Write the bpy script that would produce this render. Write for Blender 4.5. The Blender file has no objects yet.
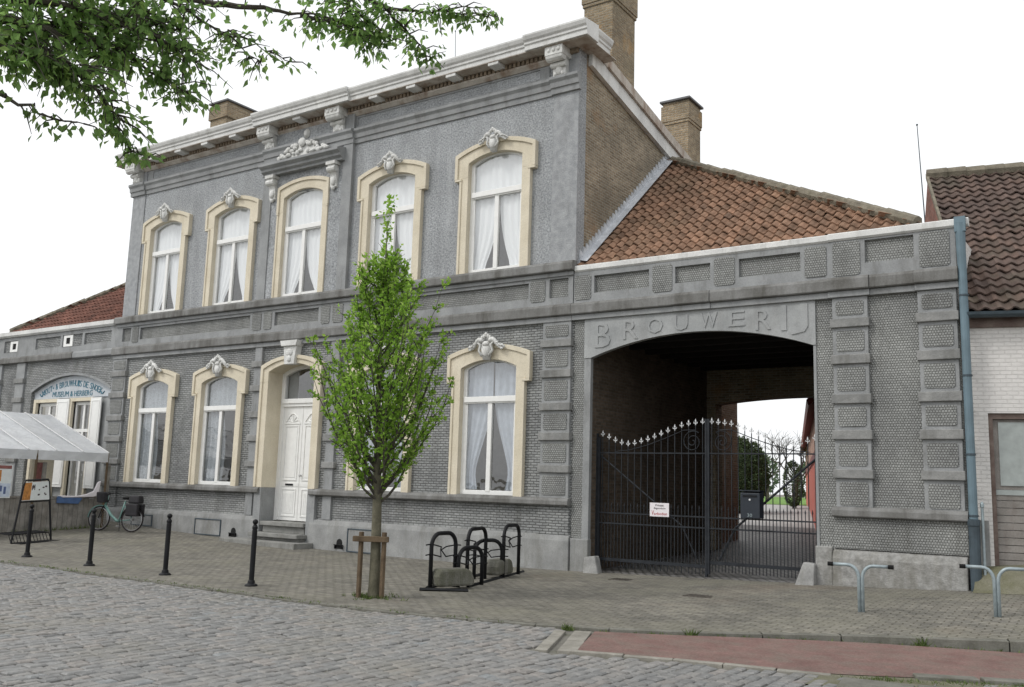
import bpy, math, random
from math import sin, cos, pi, radians, sqrt, atan2, hypot
from mathutils import Vector, Matrix, noise as mnoise
random.seed(7)
scene = bpy.context.scene
col = scene.collection

# ------------------------------------------------------------------ camera
YAW, PITCH, ROLL, FPX = -0.5979834835, 0.1506889825, 0.0297372709, 937.16374
CAM = Vector((9.637614239, -16.423963084, 1.65))
_f = Vector((sin(YAW)*cos(PITCH), cos(YAW)*cos(PITCH), sin(PITCH)))
_r = Vector((cos(YAW), -sin(YAW), 0)); _u = _r.cross(_f)
RGT = cos(ROLL)*_r + sin(ROLL)*_u
UPV = -sin(ROLL)*_r + cos(ROLL)*_u
cam_data = bpy.data.cameras.new('camera'); cam = bpy.data.objects.new('camera', cam_data); col.objects.link(cam)
cam.matrix_world = Matrix(((RGT.x, UPV.x, -_f.x, CAM.x), (RGT.y, UPV.y, -_f.y, CAM.y), (RGT.z, UPV.z, -_f.z, CAM.z), (0, 0, 0, 1)))
cam_data.sensor_width = 36; cam_data.lens = FPX*36/1024; cam_data.clip_end = 3000; cam_data.clip_start = 0.1
scene.camera = cam
def at(px, py, d):
    """a point d metres away in the direction of the picture position"""
    v = RGT*((px-512)/FPX) + UPV*((343.5-py)/FPX) + _f
    return CAM + v.normalized()*d

# ------------------------------------------------------------------ materials
def new_mat(name):
    m = bpy.data.materials.new(name); m.use_nodes = True
    nt = m.node_tree; b = nt.nodes['Principled BSDF']
    return m, nt, b
def nd(nt, t, **kw):
    n = nt.nodes.new(t)
    for k, v in kw.items():
        if k in n.inputs: n.inputs[k].default_value = v
        else: setattr(n, k, v)
    return n
def rgb(c): return (c[0], c[1], c[2], 1)
def lk(nt, a, b): nt.links.new(a, b)
def wall_vec(nt, scale=(1, 1, 1)):
    g = nd(nt, 'ShaderNodeNewGeometry'); s = nd(nt, 'ShaderNodeSeparateXYZ'); lk(nt, g.outputs['Position'], s.inputs[0])
    a = nd(nt, 'ShaderNodeMath', operation='ADD'); lk(nt, s.outputs[0], a.inputs[0]); lk(nt, s.outputs[1], a.inputs[1])
    c = nd(nt, 'ShaderNodeCombineXYZ'); lk(nt, a.outputs[0], c.inputs[0]); lk(nt, s.outputs[2], c.inputs[1])
    return c.outputs[0], g.outputs['Position']
def ramp(nt, src, stops):
    r = nd(nt, 'ShaderNodeValToRGB'); e = r.color_ramp.elements
    while len(e) < len(stops): e.new(0.5)
    for i, (p, c) in enumerate(stops):
        e[i].position = p; e[i].color = rgb(c) if len(c) == 3 else c
    lk(nt, src, r.inputs[0]); return r.outputs[0]
def noise(nt, vec, scale, detail=4, rough=.55):
    n = nd(nt, 'ShaderNodeTexNoise', Scale=scale, Detail=detail, Roughness=rough)
    if vec is not None: lk(nt, vec, n.inputs['Vector'])
    return n.outputs['Fac']
def mix(nt, fac, a, b, mode='MIX'):
    m = nd(nt, 'ShaderNodeMix', data_type='RGBA', blend_type=mode)
    for s, v in ((m.inputs['Factor'], fac), (m.inputs['A'], a), (m.inputs['B'], b)):
        pass
    ins = [i for i in m.inputs if i.enabled] if False else m.inputs
    fi, ai, bi = m.inputs[0], m.inputs[6], m.inputs[7]
    if isinstance(fac, (int, float)): fi.default_value = fac
    else: lk(nt, fac, fi)
    if isinstance(a, tuple): ai.default_value = rgb(a)
    else: lk(nt, a, ai)
    if isinstance(b, tuple): bi.default_value = rgb(b)
    else: lk(nt, b, bi)
    return m.outputs[2]
def bump(nt, b, height, dist=.01, strength=1.0):
    n = nd(nt, 'ShaderNodeBump'); n.inputs['Strength'].default_value = strength; n.inputs['Distance'].default_value = dist
    lk(nt, height, n.inputs['Height']); lk(nt, n.outputs[0], b.inputs['Normal'])
def scaled(nt, vec, s):
    m = nd(nt, 'ShaderNodeMapping'); m.inputs['Scale'].default_value = s; lk(nt, vec, m.inputs['Vector']); return m.outputs[0]

def mottled(name, c, c2, scale=3.0, rough=.8, streak=0.0, streak_col=(.05, .045, .035), bscale=60, bdist=.004, spec=.3, smin=.52, smax=.75, speck=.14):
    m, nt, b = new_mat(name)
    g = nd(nt, 'ShaderNodeNewGeometry'); P = g.outputs['Position']
    n1 = noise(nt, P, scale, 6)
    colr = ramp(nt, n1, [(.32, c), (.68, c2)])
    if streak > 0:
        n2 = noise(nt, scaled(nt, P, (2.2, 2.2, .5)), 1.6, 6, .65)
        f = ramp(nt, n2, [(smin, (0, 0, 0)), (smax, (streak,)*3)])
        colr = mix(nt, f, colr, streak_col)
    if speck > 0: colr = mix(nt, 1.0, colr, ramp(nt, noise(nt, P, 38, 5, .75), [(.3, (1-speck,)*3), (.7, (1+speck,)*3)]), 'MULTIPLY')
    lk(nt, colr, b.inputs['Base Color'])
    b.inputs['Roughness'].default_value = rough; b.inputs['Specular IOR Level'].default_value = spec
    if bdist > 0: bump(nt, b, noise(nt, P, bscale, 3), bdist)
    return m
def plain(name, c, rough=.6, metal=0, spec=.4, var=.12, scale=8):
    m = mottled(name, tuple(x*(1-var) for x in c), tuple(min(1, x*(1+var)) for x in c), scale, rough, 0, bdist=0, spec=spec, speck=0)
    m.node_tree.nodes['Principled BSDF'].inputs['Metallic'].default_value = metal
    return m

def dimple(name, c, c2, mort, bw=.085, rh=.06, ms=.014, dist=.03, sq=0, stain=.55):
    """cement render worked into rows of small rounded stones"""
    m, nt, b = new_mat(name)
    v, P = wall_vec(nt)
    w = nd(nt, 'ShaderNodeTexNoise', Scale=7.0, Detail=2.0); lk(nt, P, w.inputs['Vector'])
    off = nd(nt, 'ShaderNodeVectorMath', operation='MULTIPLY_ADD'); lk(nt, w.outputs['Color'], off.inputs[0]); off.inputs[1].default_value = (.02, .014, 0); lk(nt, v, off.inputs[2])
    br = nd(nt, 'ShaderNodeTexBrick', Scale=1.0); br.inputs['Brick Width'].default_value = bw; br.inputs['Row Height'].default_value = rh
    br.inputs['Mortar Size'].default_value = ms; br.inputs['Mortar Smooth'].default_value = 1.0; br.inputs['Bias'].default_value = 0
    br.inputs['Color1'].default_value = rgb(c); br.inputs['Color2'].default_value = rgb(c2); br.inputs['Mortar'].default_value = rgb(mort)
    lk(nt, off.outputs[0], br.inputs['Vector'])
    big = noise(nt, P, .9, 5)
    f = ramp(nt, big, [(.35, (.78, .78, .78)), (.65, (1.12, 1.12, 1.1))])
    colr = mix(nt, 1.0, br.outputs['Color'], f, 'MULTIPLY')
    st = noise(nt, scaled(nt, P, (1.5, 1.5, .35)), 1.4, 5, .6)
    colr = mix(nt, ramp(nt, st, [(.55, (0, 0, 0)), (.8, (stain,)*3)]), colr, (.07, .066, .055))
    lk(nt, colr, b.inputs['Base Color']); b.inputs['Roughness'].default_value = .88; b.inputs['Specular IOR Level'].default_value = .2
    inv = nd(nt, 'ShaderNodeMath', operation='SUBTRACT'); inv.inputs[0].default_value = 1; lk(nt, br.outputs['Fac'], inv.inputs[1])
    ad = nd(nt, 'ShaderNodeMath', operation='MULTIPLY_ADD'); lk(nt, noise(nt, P, 45, 3), ad.inputs[0]); ad.inputs[1].default_value = .5; lk(nt, inv.outputs[0], ad.inputs[2])
    bump(nt, b, ad.outputs[0], dist)
    return m
def bricks(name, c, c2, mort, bw=.21, rh=.065, ms=.008, dist=.008, plane='wall', patch=None, dark=None, amp=1.0):
    m, nt, b = new_mat(name)
    v, P = wall_vec(nt)
    if plane == 'ground': v = P
    br = nd(nt, 'ShaderNodeTexBrick', Scale=1.0); br.inputs['Brick Width'].default_value = bw; br.inputs['Row Height'].default_value = rh
    br.inputs['Mortar Size'].default_value = ms; br.inputs['Mortar Smooth'].default_value = .4; br.inputs['Bias'].default_value = 0
    br.inputs['Color1'].default_value = rgb(c); br.inputs['Color2'].default_value = rgb(c2); br.inputs['Mortar'].default_value = rgb(mort)
    lk(nt, v, br.inputs['Vector'])
    colr = br.outputs['Color']
    f = ramp(nt, noise(nt, P, 1.1, 6, .6), [(.3, (1-.3*amp,)*3), (.7, (1+.25*amp, 1+.22*amp, 1+.2*amp))])
    colr = mix(nt, 1.0, colr, f, 'MULTIPLY')
    f2 = ramp(nt, noise(nt, P, 14, 3), [(.3, (1-.2*amp,)*3), (.7, (1+.15*amp,)*3)])
    colr = mix(nt, 1.0, colr, f2, 'MULTIPLY')
    if patch:
        colr = mix(nt, ramp(nt, noise(nt, P, .8, 5, .65), [(.56, (0, 0, 0)), (.68, (.75,)*3)]), colr, patch)
    if dark:
        colr = mix(nt, ramp(nt, noise(nt, scaled(nt, P, (1, 1, .8)), .55, 6, .65), [(.5, (0, 0, 0)), (.72, (.7,)*3)]), colr, dark)
    lk(nt, colr, b.inputs['Base Color']); b.inputs['Roughness'].default_value = .9; b.inputs['Specular IOR Level'].default_value = .2
    inv = nd(nt, 'ShaderNodeMath', operation='SUBTRACT'); inv.inputs[0].default_value = 1; lk(nt, br.outputs['Fac'], inv.inputs[1])
    ad = nd(nt, 'ShaderNodeMath', operation='MULTIPLY_ADD'); lk(nt, noise(nt, P, 40, 3), ad.inputs[0]); ad.inputs[1].default_value = .35; lk(nt, inv.outputs[0], ad.inputs[2])
    bump(nt, b, ad.outputs[0], dist)
    return m
def var_mat(name, stops, rough=.85, spec=.2, nscale=6, namt=.3, bdist=.003, trans=0, patch=None, pscale=.7, pamt=.8):
    """colour picked per tile / stone / leaf from the mesh attribute 'var'"""
    m, nt, b = new_mat(name)
    a = nd(nt, 'ShaderNodeAttribute', attribute_name='var')
    g = nd(nt, 'ShaderNodeNewGeometry'); P = g.outputs['Position']
    colr = ramp(nt, a.outputs['Fac'], stops)
    f = ramp(nt, noise(nt, P, nscale, 5), [(.3, (1-namt,)*3), (.7, (1+namt,)*3)])
    colr = mix(nt, 1.0, colr, f, 'MULTIPLY')
    if patch:
        colr = mix(nt, ramp(nt, noise(nt, P, pscale, 5, .65), [(.5, (0, 0, 0)), (.7, (pamt,)*3)]), colr, patch)
    lk(nt, colr, b.inputs['Base Color']); b.inputs['Roughness'].default_value = rough; b.inputs['Specular IOR Level'].default_value = spec
    if bdist > 0: bump(nt, b, noise(nt, P, 50, 3), bdist)
    if trans > 0:
        t = nd(nt, 'ShaderNodeBsdfTranslucent'); lk(nt, colr, t.inputs['Color'])
        mx = nd(nt, 'ShaderNodeMixShader'); mx.inputs[0].default_value = trans
        lk(nt, b.outputs[0], mx.inputs[1]); lk(nt, t.outputs[0], mx.inputs[2])
        lk(nt, mx.outputs[0], nt.nodes['Material Output'].inputs['Surface'])
    return m
def glass_mat(name, tint=(.99, 1, 1), refl=1.0):
    m, nt, b = new_mat(name)
    t = nd(nt, 'ShaderNodeBsdfTransparent'); t.inputs['Color'].default_value = rgb(tint)
    gl = nd(nt, 'ShaderNodeBsdfGlossy'); gl.inputs['Roughness'].default_value = .015
    lw_ = nd(nt, 'ShaderNodeLayerWeight'); lw_.inputs['Blend'].default_value = .5
    pw = nd(nt, 'ShaderNodeMath', operation='POWER'); lk(nt, lw_.outputs['Facing'], pw.inputs[0]); pw.inputs[1].default_value = 5
    mu = nd(nt, 'ShaderNodeMath', operation='MULTIPLY_ADD'); lk(nt, pw.outputs[0], mu.inputs[0]); mu.inputs[1].default_value = .9; mu.inputs[2].default_value = .045*refl
    n = noise(nt, nd(nt, 'ShaderNodeNewGeometry').outputs['Position'], 2.5, 2)
    bp = nd(nt, 'ShaderNodeBump'); bp.inputs['Distance'].default_value = .004; lk(nt, n, bp.inputs['Height']); lk(nt, bp.outputs[0], gl.inputs['Normal'])
    mx = nd(nt, 'ShaderNodeMixShader'); lk(nt, mu.outputs[0], mx.inputs[0]); lk(nt, t.outputs[0], mx.inputs[1]); lk(nt, gl.outputs[0], mx.inputs[2])
    lk(nt, mx.outputs[0], nt.nodes['Material Output'].inputs['Surface'])
    return m

M = {}
M['trim'] = mottled('smooth_grey_cement', (.238, .245, .248), (.325, .333, .336), 2.2, .85, .55, (.10, .095, .085))
M['pale'] = mottled('pale_grey_cement', (.28, .29, .293), (.39, .40, .40), 2.0, .85, .35, (.16, .15, .14))
M['band'] = mottled('stained_cement', (.15, .148, .14), (.24, .24, .235), 2.4, .9, .65, (.065, .06, .05), smin=.44, smax=.68)
M['lower'] = dimple('small_stone_render', (.25, .257, .258), (.335, .342, .342), (.15, .154, .154), .15, .055, .012, .016)
M['dimple'] = dimple('dotted_render', (.28, .286, .28), (.36, .367, .36), (.175, .177, .172), .044, .042, .010, .010, stain=.45)
m, nt, b = new_mat('roughcast_render'); M['upper'] = m
P = nd(nt, 'ShaderNodeNewGeometry').outputs['Position']
n1 = noise(nt, P, 24, 4, .7); n2 = noise(nt, P, 1.1, 5); n3 = noise(nt, scaled(nt, P, (1.3, 1.3, .25)), 1.5, 5)
c_ = ramp(nt, n1, [(.36, (.225, .236, .245)), (.64, (.47, .485, .50))])
c_ = mix(nt, 1.0, c_, ramp(nt, n2, [(.3, (.85,)*3), (.7, (1.12,)*3)]), 'MULTIPLY')
c_ = mix(nt, ramp(nt, n3, [(.5, (0, 0, 0)), (.75, (.42,)*3)]), c_, (.18, .183, .185))
c_ = mix(nt, ramp(nt, noise(nt, scaled(nt, P, (3, 3, .35)), 1.2, 6, .65), [(.54, (0, 0, 0)), (.74, (.5,)*3)]), c_, (.50, .51, .52))
lk(nt, c_, b.inputs['Base Color']); b.inputs['Roughness'].default_value = .9; b.inputs['Specular IOR Level'].default_value = .2
bump(nt, b, n1, .03)
M['plinth'] = mottled('plinth_cement', (.23, .234, .232), (.34, .343, .338), 2.6, .9, .55, (.14, .137, .118), smin=.48, smax=.7)
M['plinth_wing'] = mottled('weathered_plinth_cement', (.22, .218, .208), (.37, .367, .355), 9.0, .9, .6, (.13, .12, .09), 30, .012, smin=.45, smax=.72)
M['gable'] = bricks('brown_gable_brick', (.195, .15, .098), (.33, .27, .19), (.34, .32, .27), .2, .062, .012, .008, patch=(.31, .20, .115), dark=(.15, .135, .105))
M['chimney'] = bricks('weathered_chimney_brick', (.22, .165, .105), (.35, .275, .18), (.33, .30, .24), .2, .062, .012, .014, patch=(.46, .26, .09), dark=(.20, .18, .13))
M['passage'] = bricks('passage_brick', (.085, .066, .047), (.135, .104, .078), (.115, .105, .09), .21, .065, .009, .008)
M['cream'] = mottled('cream_paint', (.60, .54, .42), (.69, .63, .505), 1.8, .75, .35, (.42, .36, .25), 40, .002)
M['white'] = plain('white_joinery_paint', (.80, .80, .78), .4, var=.04)
M['strip'] = mottled('streaked_grey_render', (.27, .28, .29), (.37, .38, .39), 7, .88, .5, (.16, .16, .16), 40, .01)
M['block'] = mottled('weathered_cement_block', (.19, .192, .188), (.29, .29, .282), 4, .9, .6, (.09, .085, .07), 30, .006)
M['offwhite'] = mottled('white_cornice_paint', (.56, .56, .55), (.72, .72, .70), 2.0, .6, .6, (.33, .32, .29), bdist=0)
M['ornament'] = mottled('whitewashed_plaster', (.55, .55, .53), (.74, .74, .72), 5, .8, .55, (.27, .26, .23), 50, .004)
M['soffit'] = mottled('weathered_soffit', (.42, .38, .33), (.55, .51, .46), 2.5, .8, .8, (.20, .11, .06), smin=.45, smax=.7)
M['dentil'] = plain('brown_dentil_paint', (.24, .19, .14), .8, var=.3, scale=5)
M['glass'] = glass_mat('window_glass', refl=4.0)
M['interior'] = plain('dim_room_paint', (.5, .49, .46), .9, var=.1)
m, nt, b = new_mat('lace_curtain'); M['curtain'] = m
b.inputs['Base Color'].default_value = (.90, .915, .93, 1); b.inputs['Roughness'].default_value = .9
t = nd(nt, 'ShaderNodeBsdfTranslucent'); t.inputs['Color'].default_value = (.85, .87, .9, 1)
mx = nd(nt, 'ShaderNodeMixShader'); mx.inputs[0].default_value = .05; lk(nt, b.outputs[0], mx.inputs[1]); lk(nt, t.outputs[0], mx.inputs[2]); lk(nt, mx.outputs[0], nt.nodes['Material Output'].inputs['Surface'])
M['curtain_grey'] = plain('dimmed_net_curtain', (.40, .44, .50), .9, var=.1)  # whitish net; dimness behind the ground-floor glass is put into the colour
M['curtain_dark'] = plain('dimmed_lace_curtain', (.33, .36, .39), .9, var=.3, scale=30)  # whitish lace, darkened in colour for the dim ground-floor windows
M['shade'] = plain('window_blind_grey', (.30, .32, .34), .8, var=.08)
M['zinc'] = plain('blue_grey_zinc_paint', (.13, .19, .225), .5, var=.12, scale=4)
M['castiron'] = plain('dark_painted_cast_iron', (.05, .07, .085), .5, var=.2)
M['lead'] = mottled('lead_flashing', (.42, .44, .47), (.62, .64, .67), 5, .55, .3, (.25, .26, .27), 25, .01)
M['iron'] = plain('black_painted_iron', (.010, .0105, .012), .5, spec=.22, var=.3)
M['gate_iron'] = plain('dark_grey_gate_iron', (.026, .029, .034), .55, spec=.2, var=.25)
M['silver'] = plain('silver_painted_finial', (.62, .63, .64), .45, var=.08)
M['galv'] = plain('galvanised_steel', (.30, .355, .375), .5, metal=.25, var=.14, scale=15)
M['rubber'] = plain('black_rubber', (.009, .009, .009), .75, spec=.2)
M['concrete'] = mottled('mossy_concrete', (.125, .122, .10), (.21, .205, .185), 5, .95, .8, (.06, .065, .03), 30, .012, smin=.45, smax=.7)
M['stone'] = mottled('grey_guard_stone', (.22, .22, .215), (.34, .34, .33), 5, .9, .5, (.12, .115, .09), 30, .01)
M['step'] = mottled('worn_bluestone', (.19, .19, .18), (.29, .29, .275), 4, .85, .6, (.09, .085, .07), 40, .006)
M['wood_post'] = mottled('weathered_stake_wood', (.085, .06, .038), (.15, .11, .07), 6, .9, .5, (.05, .045, .03), 40, .006)
M['bark'] = mottled('young_bark', (.085, .08, .055), (.15, .14, .10), 8, .9, .5, (.06, .075, .03), 40, .01)
M['bark_dark'] = mottled('dark_branch_bark', (.05, .045, .035), (.10, .09, .075), 8, .9, .3, bdist=.01)
M['leaf_young'] = var_mat('fresh_green_leaf', [(0, (.16, .30, .035)), (.5, (.27, .47, .06)), (1, (.45, .62, .14))], .5, .3, 2, .2, 0, .6)
M['leaf_tree'] = var_mat('mid_green_leaf', [(0, (.16, .27, .09)), (.6, (.26, .42, .13)), (1, (.42, .56, .17))], .45, .3, 1.2, .3, 0, .74)
M['leaf_dark'] = var_mat('dark_evergreen_leaf', [(0, (.04, .065, .028)), (1, (.085, .125, .05))], .55, .3, 3, .3, 0, .1)
M['leaf_far'] = var_mat('distant_pale_leaf', [(0, (.10, .14, .09)), (1, (.18, .23, .15))], .8, .1, 1, .2, 0, .2)
M['tile_orange'] = var_mat('orange_pantile', [(0, (.14, .092, .066)), (.3, (.21, .132, .09)), (.65, (.27, .162, .108)), (.9, (.32, .195, .13)), (1, (.31, .24, .17))], .85, .2, 3, .35, .006, patch=(.17, .12, .075), pscale=.5, pamt=.55)
M['tile_red'] = var_mat('dark_red_pantile', [(0, (.09, .05, .04)), (.5, (.17, .08, .06)), (1, (.25, .12, .09))], .8, .25, 3, .3, .004)
M['tile_brown'] = var_mat('weathered_brown_pantile', [(0, (.075, .056, .049)), (.5, (.11, .078, .066)), (.85, (.14, .094, .076)), (1, (.17, .135, .105))], .85, .2, 3, .3, .005, patch=(.085, .08, .06), pscale=.8)
M['ridge'] = mottled('lichened_ridge_tile', (.13, .115, .09), (.24, .215, .165), 6, .9, .6, (.09, .085, .05), 40, .01)
M['underlay'] = plain('dark_roof_underlay', (.03, .022, .018), .9)
M['roof_zinc'] = plain('grey_roof_felt', (.16, .16, .165), .8)
M['sett'] = var_mat('granite_sett', [(0, (.178, .178, .175)), (.3, (.205, .204, .20)), (.6, (.224, .217, .207)), (.85, (.243, .226, .211)), (1, (.216, .225, .228))], .68, .34, 9, .24, .007, patch=(.21, .195, .16), pscale=.55, pamt=.55)
M['joint'] = mottled('sandy_joint', (.125, .12, .105), (.19, .182, .16), 6, .95, .6, (.07, .08, .035), 40, .01)
M['ground'] = mottled('far_ground_soil', (.14, .135, .11), (.2, .19, .16), .2, .95, 0)
M['red_path'] = mottled('red_asphalt', (.165, .098, .087), (.235, .145, .128), 2.6, .9, .75, (.185, .155, .13), 160, .008, smin=.42, smax=.68, speck=.3)
M['kerbstone'] = mottled('concrete_kerb', (.12, .117, .10), (.20, .195, .17), 4, .9, .6, (.12, .115, .08), 50, .006)
M['pale_strip'] = mottled('pale_concrete_strip', (.20, .19, .165), (.31, .295, .26), 4, .9, .6, (.15, .14, .11), 50, .006)
def paving_mat():
    m, nt, b = new_mat('small_brick_paving')
    P = nd(nt, 'ShaderNodeNewGeometry').outputs['Position']
    w = nd(nt, 'ShaderNodeTexNoise', Scale=2.0, Detail=2.0); lk(nt, P, w.inputs['Vector'])
    off = nd(nt, 'ShaderNodeVectorMath', operation='MULTIPLY_ADD'); lk(nt, w.outputs['Color'], off.inputs[0]); off.inputs[1].default_value = (.06, .06, 0); lk(nt, P, off.inputs[2])
    br = nd(nt, 'ShaderNodeTexBrick', Scale=1.0); br.inputs['Brick Width'].default_value = .2; br.inputs['Row Height'].default_value = .1
    br.inputs['Mortar Size'].default_value = .011; br.inputs['Mortar Smooth'].default_value = .5; br.inputs['Bias'].default_value = -.1
    br.inputs['Color1'].default_value = rgb((.19, .184, .168)); br.inputs['Color2'].default_value = rgb((.24, .234, .215)); br.inputs['Mortar'].default_value = rgb((.125, .121, .098))
    lk(nt, off.outputs[0], br.inputs['Vector'])
    c = mix(nt, 1.0, br.outputs['Color'], ramp(nt, noise(nt, P, 5.5, 6, .7), [(.3, (.66, .66, .66)), (.7, (1.3, 1.27, 1.22))]), 'MULTIPLY')
    c = mix(nt, 1.0, c, ramp(nt, noise(nt, P, .9, 7, .7), [(.3, (.68, .68, .67)), (.7, (1.22, 1.2, 1.17))]), 'MULTIPLY')
    c = mix(nt, ramp(nt, noise(nt, P, .45, 6, .65), [(.48, (0, 0, 0)), (.7, (.6,)*3)]), c, (.17, .165, .125))       # moss
    c = mix(nt, ramp(nt, noise(nt, P, .32, 5, .6), [(.58, (0, 0, 0)), (.78, (.4,)*3)]), c, (.24, .18, .13))          # reddish worn patches
    lk(nt, c, b.inputs['Base Color']); b.inputs['Roughness'].default_value = .85; b.inputs['Specular IOR Level'].default_value = .25
    inv = nd(nt, 'ShaderNodeMath', operation='SUBTRACT'); inv.inputs[0].default_value = 1; lk(nt, br.outputs['Fac'], inv.inputs[1])
    ad = nd(nt, 'ShaderNodeMath', operation='MULTIPLY_ADD'); lk(nt, noise(nt, P, 20, 4), ad.inputs[0]); ad.inputs[1].default_value = .6; lk(nt, inv.outputs[0], ad.inputs[2])
    bump(nt, b, ad.outputs[0], .012)
    return m
M['paving'] = paving_mat()
M['moss'] = mottled('mossy_ground', (.125, .122, .075), (.19, .182, .14), 3.5, .95, .6, (.12, .125, .05), 30, .02)
M['yard'] = bricks('yard_cobbles', (.15, .148, .145), (.27, .265, .26), (.045, .045, .04), .17, .14, .026, .03, plane='ground')
yb_ = M['yard'].node_tree.nodes['Principled BSDF']; yb_.inputs['Roughness'].default_value = .55; yb_.inputs['Specular IOR Level'].default_value = .5
M['yard_pale'] = plain('pale_yard_gravel', (.38, .385, .375), .9, var=.12, scale=3)
M['grass'] = var_mat('grass_blade', [(0, (.06, .095, .025)), (1, (.15, .20, .06))], .6, .3, 2, .2, 0, .3)
M['lawn'] = mottled('lawn_green', (.10, .20, .035), (.15, .27, .05), 2, .9, 0)
M['white_brick'] = bricks('whitewashed_brick', (.66, .645, .625), (.69, .675, .655), (.635, .62, .60), .21, .066, .009, .006, patch=None, amp=.22)
M['red_brick'] = bricks('dark_red_gable_brick', (.20, .085, .065), (.28, .125, .10), (.24, .2, .17), .21, .066, .009, .006)
M['pink_brick'] = bricks('pinkish_brick', (.36, .20, .15), (.45, .27, .21), (.38, .34, .3), .21, .066, .009, .006)
M['red_paint'] = plain('red_painted_boards', (.42, .10, .07), .7)
M['darkred'] = plain('dark_red_eaves_paint', (.17, .03, .03), .6)
M['door_grey'] = plain('grey_green_garage_panel', (.33, .36, .35), .5)
M['door_frame'] = mottled('brown_grey_door_frame', (.11, .075, .065), (.19, .15, .13), 4, .8)
M['door_wood'] = mottled('weathered_door_boards', (.20, .185, .17), (.31, .29, .27), 3, .85, .5, (.12, .07, .06))
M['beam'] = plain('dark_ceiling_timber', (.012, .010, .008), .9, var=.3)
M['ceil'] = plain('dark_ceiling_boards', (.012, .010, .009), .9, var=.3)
m, nt, b = new_mat('white_tent_fabric'); M['tent'] = m
P = nd(nt, 'ShaderNodeNewGeometry').outputs['Position']
c_ = ramp(nt, noise(nt, P, 1.5, 4), [(.3, (.66, .68, .71)), (.7, (.80, .82, .84))])
lk(nt, c_, b.inputs['Base Color']); b.inputs['Roughness'].default_value = .3; bump(nt, b, noise(nt, scaled(nt, P, (1, .6, 1)), 3.5, 4, .6), .06)
t = nd(nt, 'ShaderNodeBsdfTranslucent'); lk(nt, c_, t.inputs['Color']); mx = nd(nt, 'ShaderNodeMixShader'); mx.inputs[0].default_value = .3
lk(nt, b.outputs[0], mx.inputs[1]); lk(nt, t.outputs[0], mx.inputs[2]); lk(nt, mx.outputs[0], nt.nodes['Material Output'].inputs['Surface'])
M['tent_pole'] = plain('white_tent_pole', (.6, .6, .6), .5)
M['fence_wood'] = mottled('grey_plank_wood', (.17, .16, .145), (.30, .285, .26), 5, .9, .6, (.12, .10, .07), 30, .006)
M['sign_board'] = mottled('pale_grey_signboard', (.44, .47, .50), (.53, .56, .59), 2, .7, .2)
M['teal'] = plain('teal_lettering', (.05, .16, .22), .6)
M['plate'] = plain('white_sign_plate', (.78, .74, .76), .5, var=.03)
M['ink'] = plain('dark_sign_print', (.06, .045, .05), .6)
M['redink'] = plain('red_sign_print', (.45, .05, .06), .6)
M['blueink'] = plain('blue_poster_print', (.10, .14, .28), .6)
M['orange'] = plain('orange_poster_picture', (.50, .22, .06), .6, var=.35, scale=14)
M['poster_red'] = plain('brownish_poster_header', (.25, .10, .09), .6, var=.3, scale=10)
M['paper'] = plain('white_printed_panel', (.72, .76, .76), .5, var=.05)
M['paper_blue'] = plain('pale_blue_printed_panel', (.55, .62, .72), .5, var=.12, scale=9)
M['blue_paint'] = plain('blue_painted_board', (.07, .13, .27), .6, var=.2)
M['mailbox'] = plain('anthracite_mailbox_paint', (.022, .028, .038), .5)
M['mint'] = plain('mint_green_bike_paint', (.15, .27, .245), .35, var=.08)
M['chrome'] = plain('bare_bike_metal', (.45, .45, .46), .3, metal=.8)
M['bag'] = plain('black_bag_fabric', (.02, .019, .022), .75, var=.3)
M['tyre'] = plain('dark_tyre', (.02, .016, .017), .75)
M['grate'] = plain('rusty_manhole_iron', (.08, .07, .06), .8, var=.25)
M['hole_shade'] = plain('painted_opening_shade', (.01, .01, .01), .9)  # near-black colour standing in for the shade inside niches and small windows

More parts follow.
